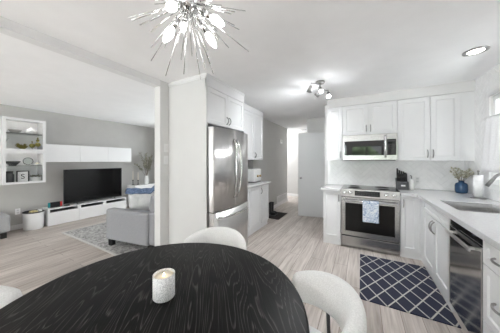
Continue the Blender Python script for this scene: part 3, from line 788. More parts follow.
for x in (-0.225, -0.145, 0.325, 0.415):
    MB(panelT(x, 0.52)).lathe([(0.029, 0.0005), (0.029, 0.006), (0.024, 0.008), (0.022, 0.03), (0.018, 0.033), (0.0, 0.033)], (0, 0, 0), 20, R=Matrix.Rotation(PI/2, 3, 'X')).build('knob', 'chrome', cp)
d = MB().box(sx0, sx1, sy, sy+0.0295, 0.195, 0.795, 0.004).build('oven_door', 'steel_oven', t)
MB().box(sx0+0.06, sx1-0.06, sy-0.002, sy-0.0003, 0.265, 0.705).build('window', 'oven_glass', d)
m = MB(); hz = 0.752; hy = sy-0.055
m.tube([(sx0+0.03, hy, hz), (sx1-0.03, hy, hz)], 0.013, 12)
for x in (sx0+0.05, sx1-0.05): m.box(x-0.012, x+0.012, hy, sy, hz-0.009, hz+0.009)
m.build('handle', 'chrome', d)
MB().box(sx0, sx1, sy, sy+0.0295, 0.022, 0.178, 0.004).build('drawer', 'steel_oven', t)

# dish towel over the oven handle
def towel(u, v):
    x = 0.022 + 0.205*u
    L_ = 0.30; s = v*(L_+0.05+0.16)
    wob = 0.004*math.sin(u*9)
    r = 0.0165
    if s < 0.16: y, z = hy+r, hz-0.16+s
    elif s < 0.16+PI*r: a = (s-0.16)/r; y, z = hy+r*math.cos(a), hz+r*math.sin(a)
    else: q = s-0.16-PI*r; y, z = hy-r-wob*min(1, q*5)-0.004*min(1, q*5), hz-q
    return (x, y, z)
m = MB(); m.grid(towel, 14, 44)
o = m.build('dish_towel', 'towel'); so = o.modifiers.new('thickness', 'SOLIDIFY'); so.thickness = 0.003; so.offset = 0
tag(o, 'white dish towel with blue floral print hanging on the oven handle', 'towel')

# base cabinets on the stove wall
t = thing('base_cabinet', 'narrow white base cabinet left of the range', 'cabinet', (-0.43, 3.8, 0), 'white shaker base cabinets')
MB().box(-0.552, -0.285, 3.531, 4.10, 0.10, 0.873).build('body', 'cab', t)
MB().box(-0.552, -0.285, 3.535, 4.10, 0.001, 0.0995).build('toe_kick', 'cab', t)
T = face_s(-0.551, 3.510, 0.105); d = shaker('door', t, T, 0.265, 0.762, 0.05); bow_handle(d, T, 0.238, 0.66, 0.11)
tag(MB().box(-0.585, -0.283, 3.475, 4.112, 0.874, 0.914, 0.003).build('countertop', 'quartz'), 'short white countertop left of the range', 'countertop')
t = thing('base_cabinet', 'narrow white base cabinet right of the range', 'cabinet', (0.6, 3.8, 0), 'white shaker base cabinets')
MB().box(0.491, 0.70, 3.531, 4.10, 0.10, 0.873).build('body', 'cab', t)
MB().box(0.491, 0.76, 3.535, 4.10, 0.001, 0.0995).build('toe_kick', 'cab', t)
MB().box(0.6925, 0.7035, 3.511, 3.5305, 0.105, 0.868).build('filler_strip', 'cab', t)
T = face_s(0.493, 3.510, 0.105); d = shaker('door', t, T, 0.198, 0.762, 0.045); bow_handle(d, T, 0.028, 0.66, 0.11)

# sink base
FX = 0.70
t = thing('base_cabinet', 'white corner sink base cabinet with double doors under a false drawer front', 'cabinet', (1.0, 2.9, 0), 'white shaker base cabinets')
m = MB()  # open-topped carcass so that the bowls hang inside
m.box(FX+0.0215, FX+0.04, 2.468, 3.530, 0.10, 0.873); m.box(1.31, 1.325, 2.468, 3.530, 0.10, 0.873); m.box(FX+0.04, 1.31, 2.468, 2.486, 0.10, 0.873); m.box(FX+0.04, 1.31, 3.512, 3.530, 0.10, 0.873); m.box(FX+0.04, 1.31, 2.486, 3.512, 0.10, 0.12)
m.build('body', 'cab', t)
MB().box(FX+0.022, 1.32, 2.468, 3.530, 0.001, 0.0995).build('toe_kick', 'cab', t)
MB().box(FX+0.004, FX+0.021, 3.335, 3.508, 0.105, 0.868).build('filler_strip', 'cab', t)
for k, (ya, yb) in enumerate(((3.332, 2.902), (2.900, 2.470))):
    T = face_w(FX, ya, 0.105); d = shaker('door', t, T, ya-yb, 0.625, 0.058); bow_handle(d, T, ya-yb-0.03 if k == 0 else 0.03, 0.53, 0.13)
T = face_w(FX, 3.332, 0.736); shaker('false_drawer_front', t, T, 0.862, 0.133, 0.035)

# dishwasher
t = thing('dishwasher', 'stainless dishwasher with black control strip built under the counter', 'dishwasher', (1.0, 2.2, 0))
MB().box(FX+0.035, 1.30, 1.905, 2.460, 0.08, 0.868).build('body', 'charcoal', t)
d = MB().box(FX-0.004, FX+0.0345, 1.903, 2.462, 0.10, 0.792, 0.003).build('door', 'steel_dark', t)
MB().box(FX+0.006, FX+0.0345, 1.903, 2.462, 0.796, 0.868, 0.002).build('control_strip', 'black_glass', t)
MB().box(FX+0.06, 1.28, 1.91, 2.455, 0.001, 0.0795).build('toe_kick', 'black', t)
m = MB(); m.box(FX-0.045, FX-0.033, 1.96, 2.41, 0.735, 0.765, 0.004); m.box(FX-0.034, FX-0.0042, 1.985, 2.01, 0.742, 0.758); m.box(FX-0.034, FX-0.0042, 2.36, 2.385, 0.742, 0.758)
m.build('handle', 'steel', d)
tf = MB().box(FX-0.006, FX-0.0042, 2.44, 2.462, 0.10, 0.792).build('edge_trim', 'steel', d)

# drawer base nearest the camera
t = thing('drawer_cabinet', 'white three-drawer base cabinet beside the dishwasher', 'cabinet', (1.0, 1.5, 0), 'white shaker base cabinets')
MB().box(FX+0.0215, 1.325, 1.02, 1.898, 0.10, 0.873).build('body', 'cab', t)
MB().box(FX+0.06, 1.32, 1.02, 1.898, 0.001, 0.0995).build('toe_kick', 'cab', t)
for (za, zb) in ((0.70, 0.868), (0.33, 0.697), (0.108, 0.327)):
    T = face_w(FX, 1.892, za); d = shaker('drawer', t, T, 0.868, zb-za, 0.05); bow_handle(d, T, 0.17 if False else 0.21, (zb-za)*0.5, 0.14, vert=False)

# L-shaped worktop with a sink cut-out
HX0, HX1, HY0, HY1 = 0.785, 1.20, 2.53, 3.055
m = MB()
m.box(0.665, 1.329, 1.0, HY0, 0.874, 0.914); m.box(0.665, HX0, HY0, HY1, 0.874, 0.914); m.box(HX1, 1.329, HY0, HY1, 0.874, 0.914); m.box(0.665, 1.329, HY1, 4.11, 0.874, 0.914); m.box(0.490, 0.665, 3.475, 4.11, 0.874, 0.914)
tag(m.build('countertop', 'quartz'), 'long white L-shaped countertop with the sink, below the window', 'countertop')
t = thing('kitchen_sink', 'double-bowl stainless undermount sink in the white counter', 'sink', (1.0, 2.8, 0.68))
def bowl(y0, y1):
    m = MB(); x0, x1, zb, zt, w = HX0-0.006, HX1+0.006, 0.69, 0.8735, 0.004
    m.box(x0, x1, y0, y1, zb, zb+w); m.box(x0, x0+w, y0, y1, zb+w, zt); m.box(x1-w, x1, y0, y1, zb+w, zt); m.box(x0+w, x1-w, y0, y0+w, zb+w, zt); m.box(x0+w, x1-w, y1-w, y1, zb+w, zt)
    b_ = m.build('bowl', 'sink_steel', t)
    MB().lathe([(0.045, 0), (0.045, 0.003), (0.035, 0.003), (0.03, 0.001), (0.0, 0.001)], ((x0+x1)/2, (y0+y1)/2, zb+w+0.0002), 20).build('drain', 'chrome', b_)
bowl(HY0-0.006, 2.785); bowl(2.80, HY1+0.006)
MB().box(HX0, HX1, 2.7855, 2.7995, 0.80, 0.872).build('divider', 'sink_steel', t)

t = thing('faucet', 'brushed nickel gooseneck faucet arching over the sink', 'faucet', (1.265, 2.69, 0.914))
MB().lathe([(0.028, 0.0), (0.028, 0.012), (0.02, 0.016), (0.018, 0.10), (0.014, 0.105)], (1.265, 2.69, 0.9145), 18).build('base', 'nickel', t)
pts = [(1.265, 2.69, 1.0195), (1.265, 2.69, 1.16)]
for k in range(1, 13):
    a = PI*k/12*0.86; pts.append((1.265-0.105*(1-math.cos(a)), 2.69, 1.16+0.105*math.sin(a)))
e = Vector(pts[-1]); dd = (Vector(pts[-1])-Vector(pts[-2])).normalized()
sp = MB().tube(pts, 0.0125, 12).build('spout', 'nickel', t)
MB().tube([tuple(e+dd*0.001), tuple(e+dd*0.02), tuple(e+dd*0.085)], [0.013, 0.0145, 0.016], 12).build('spray_head', 'nickel', sp)
MB().tube([(1.265, 2.665, 0.985), (1.26, 2.63, 1.0), (1.24, 2.58, 1.045)], 0.007, 10).build('lever', 'nickel', t)

# curtain and rod
t = thing('cafe_curtain', 'white cafe curtain on a rod across the sink window', 'curtain', (1.285, 2.9, 1.24))
MB().tube([(1.285, 2.20, 1.865), (1.285, 3.46, 1.865)], 0.008, 10).box(1.279, 1.318, 3.442, 3.456, 1.857, 1.873).box(1.279, 1.318, 2.204, 2.218, 1.857, 1.873).build('rod', 'white_plastic', t)
def curt(u, v):
    y = 2.25 + (3.375-2.25)*u
    fl = 0.018*math.sin(u*62)*(0.4+0.6*(1-v)) + 0.01*math.sin(u*23+2*v)
    return (1.283+fl*0.8-0.014*(1-v)*(1+0.5*math.sin(u*17)), y + 0.06*(1-v)*u, 1.24 + 0.622*v)
m = MB(); m.grid(curt, 110, 12)
o = m.build('fabric', 'curtain', t); so = o.modifiers.new('thickness', 'SOLIDIFY'); so.thickness = 0.002; so.offset = 0

# counter objects
ZC = 0.9145
t = thing('paper_towel_holder', 'white paper towel roll on a steel stand beside the window', 'paper towel', (1.235, 3.44, ZC))
MB().lathe([(0.072, 0.0), (0.072, 0.008), (0.05, 0.012), (0.0, 0.012)], (1.235, 3.44, ZC), 28).build('base', 'nickel', t)
MB().lathe([(0.016, 0.0125), (0.041, 0.0125), (0.041, 0.28), (0.016, 0.28), (0.018, 0.0125)], (1.235, 3.44, ZC), 28).build('paper_roll', 'paper', t)
MB().tube([(1.235, 3.44, ZC+0.0125), (1.235, 3.44, ZC+0.32)], 0.007, 10).ball((1.235, 3.44, ZC+0.325), 0.012).build('rod', 'nickel', t)

t = thing('flower_vase', 'round blue glass vase of pale dried flowers on the counter corner', 'vase', (1.225, 3.875, ZC))
MB().lathe([(0.0, 0.002), (0.052, 0.0), (0.063, 0.010), (0.067, 0.04), (0.067, 0.11), (0.058, 0.138), (0.032, 0.150), (0.028, 0.166), (0.036, 0.174), (0.032, 0.174), (0.024, 0.164), (0.026, 0.148)], (1.225, 3.875, ZC), 28).build('vase', 'blue_glass', t)
mt, ml = MB(), MB()
for k in range(15):
    a = random.uniform(0, 2*PI); sp_ = random.uniform(0.04, 0.19); top = random.uniform(0.24, 0.36)
    p0 = Vector((1.225, 3.875, ZC+0.12)); p2 = Vector((min(1.225+sp_*math.cos(a)*1.1, 1.32), 3.875+min(0.17, sp_*math.sin(a)), ZC+top)); p1 = (p0+p2)/2 + Vector((0, 0, 0.04))
    pp = [p0.lerp(p1, s/4).lerp(p1.lerp(p2, s/4), s/4) for s in range(5)]
    mt.tube([tuple(p) for p in pp], 0.0018, 5)
    for q in range(16):
        s = random.uniform(0.5, 1.0); pt = p0.lerp(p1, s).lerp(p1.lerp(p2, s), s)
        ml.leaf(pt, (random.uniform(-1, 1), random.uniform(-1, 1), random.uniform(-0.3, 1)), random.uniform(0.025, 0.045), random.uniform(0.014, 0.022))
mt.build('stems', 'twig', t); ml.build('blossoms', 'leaf_dry', t, weld=False)

t = thing('knife_block', 'dark grey knife block full of black-handled knives beside the stove', 'knife block', (0.565, 3.92, ZC))
m = MB(); m._add([(x, y, z) for x in (0.497, 0.637) for (y, z) in ((3.86, ZC), (4.0, ZC), (4.06, ZC+0.17), (3.92, ZC+0.13), (3.86, ZC+0.125))],
                 [(0, 1, 2, 3, 4), (9, 8, 7, 6, 5)] + [(i, (i+1) % 5, (i+1) % 5+5, i+5) for i in range(5)])
m.build('block', 'charcoal', t)
MB().box(0.545, 0.60, 3.8585, 3.8598, ZC+0.055, ZC+0.078).build('label_plate', 'white_plastic', t)
for r in range(2):
    for c in range(5):
        x = 0.513+c*0.027; y = 3.915+r*0.06; z = ZC+0.128+r*0.022
        h = random.uniform(0.11, 0.14) + 0.045*r - 0.012*c*r
        MB().tube([(x, y, z), (x, y+0.012, z+h*0.5), (x, y+0.015, z+h)], [0.0095, 0.012, 0.0105], 8).build('knife_handle', 'black', t)

t = thing('soap_bottle', 'slim white bottle with a grey pump beside the knife block', 'bottle', (0.685, 3.96, ZC))
MB().lathe([(0.0, 0.0), (0.034, 0.0), (0.036, 0.01), (0.036, 0.13), (0.026, 0.15), (0.012, 0.158), (0.012, 0.17), (0.0, 0.17)], (0.69, 3.96, ZC), 22).build('body', 'ceramic', t)
MB().tube([(0.69, 3.96, ZC+0.1705), (0.69, 3.96, ZC+0.215), (0.67, 3.935, ZC+0.222)], 0.006, 8).build('pump', 'nickel', t)

t = thing('wall_outlet', 'pale outlet plate on the tiled backsplash right of the knife block', 'outlet', (0.79, 4.11, 1.06), 'outlet plates')
MB().box(0.755, 0.825, 4.103, 4.1103, 1.0, 1.115, 0.002).build('plate', 'white_plastic', t)
MB().box(0.774, 0.806, 4.1005, 4.1028, 1.02, 1.05).box(0.774, 0.806, 4.1005, 4.1028, 1.065, 1.095).build('sockets', 'door', t)

# kitchen rug
tag(MB().box(-0.012, 0.715, 2.255, 3.325, 0.001, 0.011, 0.003).build('rug', 'lattice'), 'navy rug with white diamond trellis in front of the sink cabinets', 'rug')

# ------------------------------------------------------------------ ceiling lights
t = thing('recessed_light', 'round lit recessed downlight in the kitchen ceiling near the window', 'ceiling light', (0.98, 2.78, 2.44))
MB().lathe([(0.062, 0.0), (0.062, -0.006), (0.068, -0.009), (0.094, -0.004), (0.094, 0.0)], (0.98, 2.78, 2.4395), 32).build('trim_ring', 'nickel', t)
MB().lathe([(0.0615, 0.0), (0.055, -0.007), (0.0, -0.009)], (0.98, 2.78, 2.4395), 32).build('lens', 'down_lens', t)
lamp('downlight_lamp', (0.98, 2.78, 2.42), 16*P_LAMPS, aim=(0, 0, -1), size=0.05, angle=150)

t = thing('track_light', 'brushed nickel ceiling light with four lit spotlight heads', 'ceiling light', (-0.48, 2.72, 2.44))
CA = Vector((-0.487, 2.84, 2.44))
MB().lathe([(0.06, 0.0), (0.06, -0.018), (0.05, -0.025), (0.0, -0.025)], (CA.x, CA.y, 2.4395), 24).tube([(CA.x, CA.y, 2.414), (CA.x, CA.y, 2.376)], 0.008, 8).build('canopy', 'nickel', t)
BA, BB = Vector((-0.565, 2.64, 2.37)), Vector((-0.41, 3.04, 2.37))
bar = []
for k in range(13):
    s = k/12; p = BA.lerp(BB, s); off = 0.035*math.sin(2*PI*s)
    bar.append((p.x+off, p.y-off*0.35, p.z))
MB().tube(bar, 0.007, 8).build('bar', 'nickel', t)
aim = [Vector((-0.35, 0.45, -0.75)), Vector((0.35, -0.35, -0.8)), Vector((-0.75, 0.30, -0.60)), Vector((0.15, -0.55, -0.8))]
for k, s in enumerate((0.0, 0.33, 0.67, 1.0)):
    p = Vector(bar[int(round(s*12))]); d = aim[k].normalized()
    q = p + Vector((0, 0, -0.03)) + d*0.015
    R = Vector((0, 0, 1)).rotation_difference(d).to_matrix()
    h = MB().tube([tuple(p), tuple(p+Vector((0, 0, -0.03)))], 0.005, 8)
    h.lathe([(0.0, -0.01), (0.017, -0.012), (0.022, 0.0), (0.026, 0.03), (0.037, 0.070), (0.034, 0.070), (0.024, 0.03), (0.0, 0.02)], tuple(q), 18, R=R)
    h = h.build('spot_head', 'nickel', t)
    MB().lathe([(0.0, 0.068), (0.016, 0.066), (0.023, 0.060), (0.020, 0.05)], tuple(q), 18, R=R).build('bulb', 'spot_lens', h)
    lamp('spot_lamp', tuple(q+d*0.085), 31*P_LAMPS, aim=tuple(d), size=0.025, angle=150)
    lamp('spot_glow', tuple(q+d*0.10), 1.4*P_LAMPS, size=0.03)

CC = Vector((-0.643, 0.615, 2.044))
t = thing('chandelier', 'chrome starburst chandelier with lit candle bulbs over the table', 'chandelier', tuple(CC))
MB().ball(tuple(CC), 0.042, seg=20, rings=12).build('hub', 'chrome', t)
MB().tube([(CC.x, CC.y, CC.z+0.04), (CC.x, CC.y, 2.42)], 0.008, 10).build('stem', 'chrome', t)
MB().lathe([(0.065, 0.0), (0.065, -0.015), (0.03, -0.03), (0.0, -0.03)], (CC.x, CC.y, 2.4395), 24).build('canopy', 'chrome', t)
Fv = Vector((-0.485, 0.874, 0)); Rv = Vector((0.874, 0.485, 0)); Uv = Vector((0, 0, 1))
bd = [Vector(v) for v in ((0.212, -0.703, -0.679), (-0.437, -0.25, -0.864), (0.759, 0.262, -0.597), (0.197, 0.692, -0.695), (-0.75, 0.55, -0.05), (0.8, -0.4, 0.45), (-0.7, -0.35, 0.62), (0.1, 0.75, 0.65))]
bd = [b_.normalized() for b_ in bd]
for d in bd:
    R = Vector((0, 0, 1)).rotation_difference(d).to_matrix()
    s_ = MB().tube([tuple(CC+d*0.035), tuple(CC+d*0.085)], 0.006, 8).tube([tuple(CC+d*0.085), tuple(CC+d*0.128)], 0.0125, 12).build('socket', 'chrome', t)
    MB().lathe([(0.008, 0.129), (0.012, 0.134), (0.0165, 0.146), (0.0175, 0.158), (0.014, 0.178), (0.008, 0.192), (0.003, 0.199), (0.0, 0.201)], tuple(CC), 16, R=R).build('bulb', 'bulb', s_)
NR = 84
for k in range(NR):
    z = 1-2*(k+0.5)/NR; a = k*2.399963+0.4; r = math.sqrt(1-z*z)
    d = Vector((r*math.cos(a), r*math.sin(a), z)) + Vector((random.uniform(-.09, .09), random.uniform(-.09, .09), random.uniform(-.09, .09)))
    d.normalize()
    if max(d.dot(b_) for b_ in bd) > 0.985 or d.z > 0.985: continue
    ln = random.choice((0.20, 0.25, 0.29, 0.32))
    MB().tube([tuple(CC+d*0.038), tuple(CC+d*ln)], 0.0019, 6).build('rod', 'chrome', t)

# ------------------------------------------------------------------ table, candle, chairs
TC = Vector((-0.782, 0.567, 0)); TR = 0.643
t = thing('dining_table', 'round black-stained wooden dining table with visible grain', 'table', tuple(TC))
MB().lathe([(0.0, 0.716), (TR-0.02, 0.716), (TR-0.006, 0.722), (TR, 0.732), (TR, 0.741), (TR-0.004, 0.748), (TR-0.012, 0.75), (0.0, 0.75)], tuple(TC), 128).build('tabletop', 'table', t)
MB().lathe([(0.10, 0.03), (0.085, 0.06), (0.07, 0.20), (0.07, 0.55), (0.10, 0.66), (0.22, 0.7155)], tuple(TC), 40).build('pedestal', 'black_metal', t)
MB().lathe([(0.0, 0.001), (0.27, 0.001), (0.27, 0.015), (0.12, 0.0295), (0.0, 0.0295)], tuple(TC), 48).build('base', 'black_metal', t)

cc = Vector((-0.785, 0.607, 0.7505))
t = thing('candle', 'white speckled ceramic candle holder with a lit candle on the table', 'candle', tuple(cc))
MB().lathe([(0.0, 0.0), (0.044, 0.0), (0.047, 0.004), (0.047, 0.104), (0.0445, 0.105), (0.043, 0.103), (0.043, 0.088)], tuple(cc), 40).build('holder', 'speckle', t)
MB().lathe([(0.0, 0.092), (0.02, 0.092), (0.0425, 0.095), (0.0425, 0.085), (0.0, 0.085)], tuple(cc), 32).build('wax', 'wax', t)
MB().lathe([(0.0, 0.0925), (0.0035, 0.096), (0.004, 0.100), (0.002, 0.107), (0.0, 0.110)], tuple(cc), 12).build('flame', 'flame', t)

def make_chair(label):
    t = thing('dining_chair', label, 'chair', (0, 0, 0), 'white boucle dining chairs')
    # seat
    MB().lathe([(0.0, 0.395), (0.20, 0.395), (0.228, 0.405), (0.238, 0.43), (0.236, 0.455), (0.22, 0.476), (0.18, 0.484), (0.0, 0.488)], (0, 0, 0), 40).build('seat', 'boucle', t)
    # wrap-around backrest, back towards local +X
    na, ns = 49, 20; HA = math.radians(84)
    def bk(u, v):
        a = (u*2-1)*HA; e = abs(u*2-1)
        zc = 0.700 - 0.045*e**2; hh = 0.095 - 0.030*e**2; th = 0.037
        cap = min(1.0, math.sqrt(max(0.0, 1-((e-0.90)/0.10)**2))) if e > 0.90 else 1.0
        ang = 2*PI*v; ca, sa = math.cos(ang), math.sin(ang)
        pr_ = 0.7
        cr = math.copysign(abs(ca)**pr_, ca)*th*max(cap, 0.02); cz = math.copysign(abs(sa)**pr_, sa)*hh*max(cap, 0.02)
        rr = 0.234 + cr + cz*0.12
        return (rr*math.cos(a), rr*math.sin(a), zc+cz)
    m = MB(); m.grid(bk, na, ns+1)
    m.build('backrest', 'boucle', t)
    for s in (-1, 1):
        a = s*math.radians(36)
        MB().tube([(0.275*math.cos(a), 0.275*math.sin(a), 0.001), (0.255*math.cos(a), 0.255*math.sin(a), 0.45), (0.245*math.cos(a), 0.245*math.sin(a), 0.63)], 0.0095, 10).build('leg', 'black_metal', t)
        a = s*math.radians(138)
        MB().tube([(0.245*math.cos(a), 0.245*math.sin(a), 0.001), (0.20*math.cos(a), 0.20*math.sin(a), 0.394)], 0.0095, 10).build('leg', 'black_metal', t)
    return t
ch = make_chair('white boucle chair with curved back nearest the navy trellis rug')
ch.location = (-0.255, 0.885, 0); ch.rotation_euler = (0, 0, math.radians(29))
c2 = copy_tree(ch); c2.location = (-0.985, 1.16, 0); c2.rotation_euler = (0, 0, math.radians(103))
c2['label'] = 'white boucle chair across the table, in front of the fridge'
c3 = copy_tree(ch); c3.location = (-1.37, 0.085, 0); c3.rotation_euler = (0, 0, math.radians(196))
c3['label'] = 'white boucle chair at the left edge of the photo, mostly hidden by the table'

# ------------------------------------------------------------------ living room
LX = -5.99
def glossy_front(name, parent, T, w, h, t=0.018):
    return MB(T).box(0.0015, w-0.0015, 0, t, 0.0015, h-0.0015, 0.002).build(name, 'lacquer', parent)

t = thing('display_cabinet', 'white wall-hung display cabinet with two glazed doors full of ornaments', 'cabinet', (-5.8, 1.25, 0.93))
DX, Y0, Y1, Z0, Z1 = -5.58, 0.972, 1.533, 0.928, 2.165
m = MB(); w = 0.018; zm = (Z0+Z1)/2
m.box(LX+0.001, LX+0.01, Y0, Y1, Z0, Z1)
for z in (Z0, zm-0.018, zm, Z1-w): m.box(LX+0.01, DX-0.02, Y0+w, Y1-w, z, z+w)
m.box(LX+0.01, DX-0.02, Y0, Y0+w, Z0, Z1); m.box(LX+0.01, DX-0.02, Y1-w, Y1, Z0, Z1)
m.build('carcass', 'lacquer', t)
for (za, zb) in ((Z0, zm), (zm, Z1)):
    m = MB(); f = 0.042
    m.box(DX-0.0195, DX, Y0, Y0+f, za+0.0015, zb-0.0015); m.box(DX-0.0195, DX, Y1-f, Y1, za+0.0015, zb-0.0015)
    m.box(DX-0.0195, DX, Y0+f, Y1-f, za+0.0015, za+f); m.box(DX-0.0195, DX, Y0+f, Y1-f, zb-f, zb-0.0015)
    d = m.build('door', 'lacquer', t)
    MB().box(DX-0.012, DX-0.009, Y0+f, Y1-f, za+f, zb-f).build('pane', 'glass', d)
    zs = za + 0.335
    MB().box(LX+0.0105, DX-0.05, Y0+w+0.001, Y1-w-0.001, zs, zs+0.008).build('glass_shelf', 'shelf_glass', t)
for (za, zb) in ((Z0, zm), (zm, Z1)):
    MB().box(DX-0.06, DX-0.03, Y0+0.06, Y1-0.06, zb-0.0235, zb-0.0185).build('light_strip', 'led', t)
sh = [Z0+w+0.0005, Z0+0.335+0.0085, zm+w+0.0005, zm+0.335+0.0085]
ox = DX-0.14
# ornaments
t = thing('vase', 'dark ribbed glass jar at the bottom of the display cabinet', 'jar', (ox, 1.08, sh[0]))
MB().lathe([(0.0, 0.0), (0.055, 0.0), (0.06, 0.01), (0.06, 0.16), (0.05, 0.175), (0.042, 0.18), (0.042, 0.2)], (ox, 1.08, sh[0]), 20).build('jar', 'charcoal', t)
MB().lathe([(0.0, 0.2005), (0.048, 0.2005), (0.048, 0.222), (0.0, 0.225)], (ox, 1.08, sh[0]), 20).build('lid', 'black', t)
t = thing('photo_frame', 'small black picture frame with a letter inside the display cabinet', 'picture frame', (ox, 1.25, sh[0]))
m = MB(); y0, y1, z0, z1 = 1.165, 1.335, sh[0], sh[0]+0.225
m.box(ox-0.01, ox+0.01, y0, y0+0.016, z0, z1); m.box(ox-0.01, ox+0.01, y1-0.016, y1, z0, z1); m.box(ox-0.01, ox+0.01, y0+0.016, y1-0.016, z0, z0+0.016); m.box(ox-0.01, ox+0.01, y0+0.016, y1-0.016, z1-0.016, z1)
m.build('frame', 'black', t)
pi_ = MB().box(ox-0.006, ox, y0+0.016, y1-0.016, z0+0.016, z1-0.016).build('print', 'paper', t)
cu = bpy.data.curves.new('letter', 'FONT'); cu.body = 'S'; cu.size = 0.13; cu.align_x = 'CENTER'; cu.align_y = 'CENTER'; cu.extrude = 0.001
lo = bpy.data.objects.new('letter', cu); COL.objects.link(lo); cu.materials.append(M['black'])
lo.location = (ox+0.0015, 1.25, sh[0]+0.112); lo.rotation_euler = (PI/2, 0, PI/2)
bpy.context.view_layer.update(); me_ = bpy.data.meshes.new_from_object(lo); lw_ = lo.matrix_basis.copy(); bpy.data.objects.remove(lo); me_.transform(lw_)
lo = bpy.data.objects.new('letter', me_); COL.objects.link(lo); adopt(lo, pi_)
t = thing('potted_plant', 'low white bowl planted with small green succulents in the display cabinet', 'plant', (ox, 1.43, sh[0]))
MB().lathe([(0.0, 0.0), (0.055, 0.0), (0.068, 0.02), (0.07, 0.10), (0.066, 0.103), (0.062, 0.095), (0.0, 0.09)], (ox, 1.43, sh[0]), 22).build('pot', 'ceramic', t)
m = MB()
for k in range(60):
    a = random.uniform(0, 2*PI); r = random.uniform(0, 0.05)
    m.leaf((ox+r*math.cos(a), 1.43+r*math.sin(a), sh[0]+0.09), (math.cos(a)*0.9, math.sin(a)*0.9, random.uniform(0.3, 1)), random.uniform(0.04, 0.09), 0.02)
m.build('leaves', 'leaf_grey', t, weld=False)
t = tag(MB().lathe([(0.0, 0.0), (0.045, 0.0), (0.05, 0.012), (0.085, 0.05), (0.105, 0.085), (0.098, 0.085), (0.078, 0.05), (0.04, 0.02), (0.0, 0.02)], (ox, 1.12, sh[1]), 24).build('bowl', 'charcoal'), 'dark footed bowl on the lower glass shelf of the display cabinet', 'bowl')
t = thing('glass_globe', 'clear glass globe on the lower glass shelf of the display cabinet', 'ornament', (ox, 1.32, sh[1]))
MB().lathe([(0.0, 0.0), (0.04, 0.0), (0.04, 0.012), (0.02, 0.016)], (ox, 1.32, sh[1]), 18).build('base', 'ceramic', t)
MB().ball((ox, 1.32, sh[1]+0.085), 0.072).build('globe', 'shelf_glass', t)
t = thing('trinket_dish', 'small white dish with gold trim on the lower glass shelf of the display cabinet', 'dish', (ox, 1.45, sh[1]))
MB().lathe([(0.0, 0.0), (0.035, 0.0), (0.055, 0.03), (0.05, 0.03), (0.03, 0.008), (0.0, 0.008)], (ox, 1.45, sh[1]), 20).build('dish', 'ceramic', t)
MB().ball((ox, 1.45, sh[1]+0.035), 0.028, sz=0.9).build('ball', 'wax', t)
t = thing('house_ornament', 'white house-shaped ornament on the middle floor of the display cabinet', 'ornament', (ox, 1.07, sh[2]))
m = MB(); m.box(ox-0.03, ox+0.03, 1.03, 1.115, sh[2], sh[2]+0.14)
m.build('house', 'ceramic', t)
m = MB(); m.prism([(1.02, sh[2]+0.1405), (1.125, sh[2]+0.1405), (1.0725, sh[2]+0.22)], 'x', ox-0.034, ox+0.034)
m.build('roof', 'ceramic', t)
def topiary(label, y, kind):
    t = thing('topiary', label, 'plant', (ox, y, sh[2]), 'green ornaments in the display cabinet')
    MB().lathe([(0.0, 0.0), (0.03, 0.0), (0.032, 0.01), (0.02, 0.014), (0.0, 0.014)], (ox, y, sh[2]), 16).build('base', 'black', t)
    if kind == 0:
        m = MB()
        for k in range(70):
            a = random.uniform(0, 2*PI); m.leaf((ox, y, sh[2]+0.02+random.uniform(0, 0.04)), (math.cos(a), math.sin(a), random.uniform(0.4, 1.6)), random.uniform(0.07, 0.12), 0.028)
        m.build('leaves', 'topiary', t, weld=False)
    else:
        h = 0.165 if kind == 1 else 0.245
        MB().tube([(ox, y, sh[2]+0.0145), (ox, y, sh[2]+h)], 0.005, 8).build('stem', 'twig', t)
        m = MB(); n = 2 if kind == 1 else 3
        m.ball((ox, y, sh[2]+(0.10 if kind == 1 else 0.125)), 0.042, seg=18, rings=12)
        if kind == 2: m.ball((ox, y, sh[2]+0.205), 0.026)
        m.ball((ox, y, sh[2]+h+0.01), 0.014)
        m.build('foliage_ball', 'topiary', t)
topiary('low bushy green ornament on the middle floor of the display cabinet', 1.235, 0)
topiary('shorter of two green topiary trees in the display cabinet', 1.375, 1)
topiary('taller two-ball topiary tree at the right end of the display cabinet', 1.455, 2)
t = tag(MB().lathe([(0.0, 0.0), (0.045, 0.0), (0.075, 0.03), (0.09, 0.06), (0.084, 0.06), (0.066, 0.03), (0.04, 0.01), (0.0, 0.01)], (ox, 1.15, sh[3]), 24).build('bowl', 'wall_grey'), 'grey bowl on the top glass shelf of the display cabinet', 'bowl')
t = thing('serving_dish', 'white domed dish on the top glass shelf of the display cabinet', 'dish', (ox, 1.36, sh[3]))
MB().lathe([(0.0, 0.0), (0.06, 0.0), (0.09, 0.02), (0.09, 0.03), (0.0, 0.03)], (ox, 1.36, sh[3]), 24).build('dish', 'ceramic', t)
MB().lathe([(0.085, 0.0305), (0.082, 0.05), (0.06, 0.09), (0.025, 0.11), (0.012, 0.115), (0.014, 0.13), (0.0, 0.133)], (ox, 1.36, sh[3]), 24).build('lid', 'ceramic', t)

# wall-hung cabinets
for k in range(3):
    y = 1.565+k*0.592
    t = thing('hanging_cabinet', ('white gloss wall cabinet beside the glazed display cabinet', 'white gloss wall cabinet centred over the television', 'white gloss wall cabinet furthest from the display cabinet')[k], 'cabinet', (-5.86, y+0.29, 1.335), 'white wall cabinets above the television')
    MB().box(LX+0.001, -5.7405, y+0.0005, y+0.5915, 1.338, 1.715).build('body', 'lacquer', t)
    glossy_front('door', t, face_e(-5.72, y, 1.336), 0.592, 0.38)

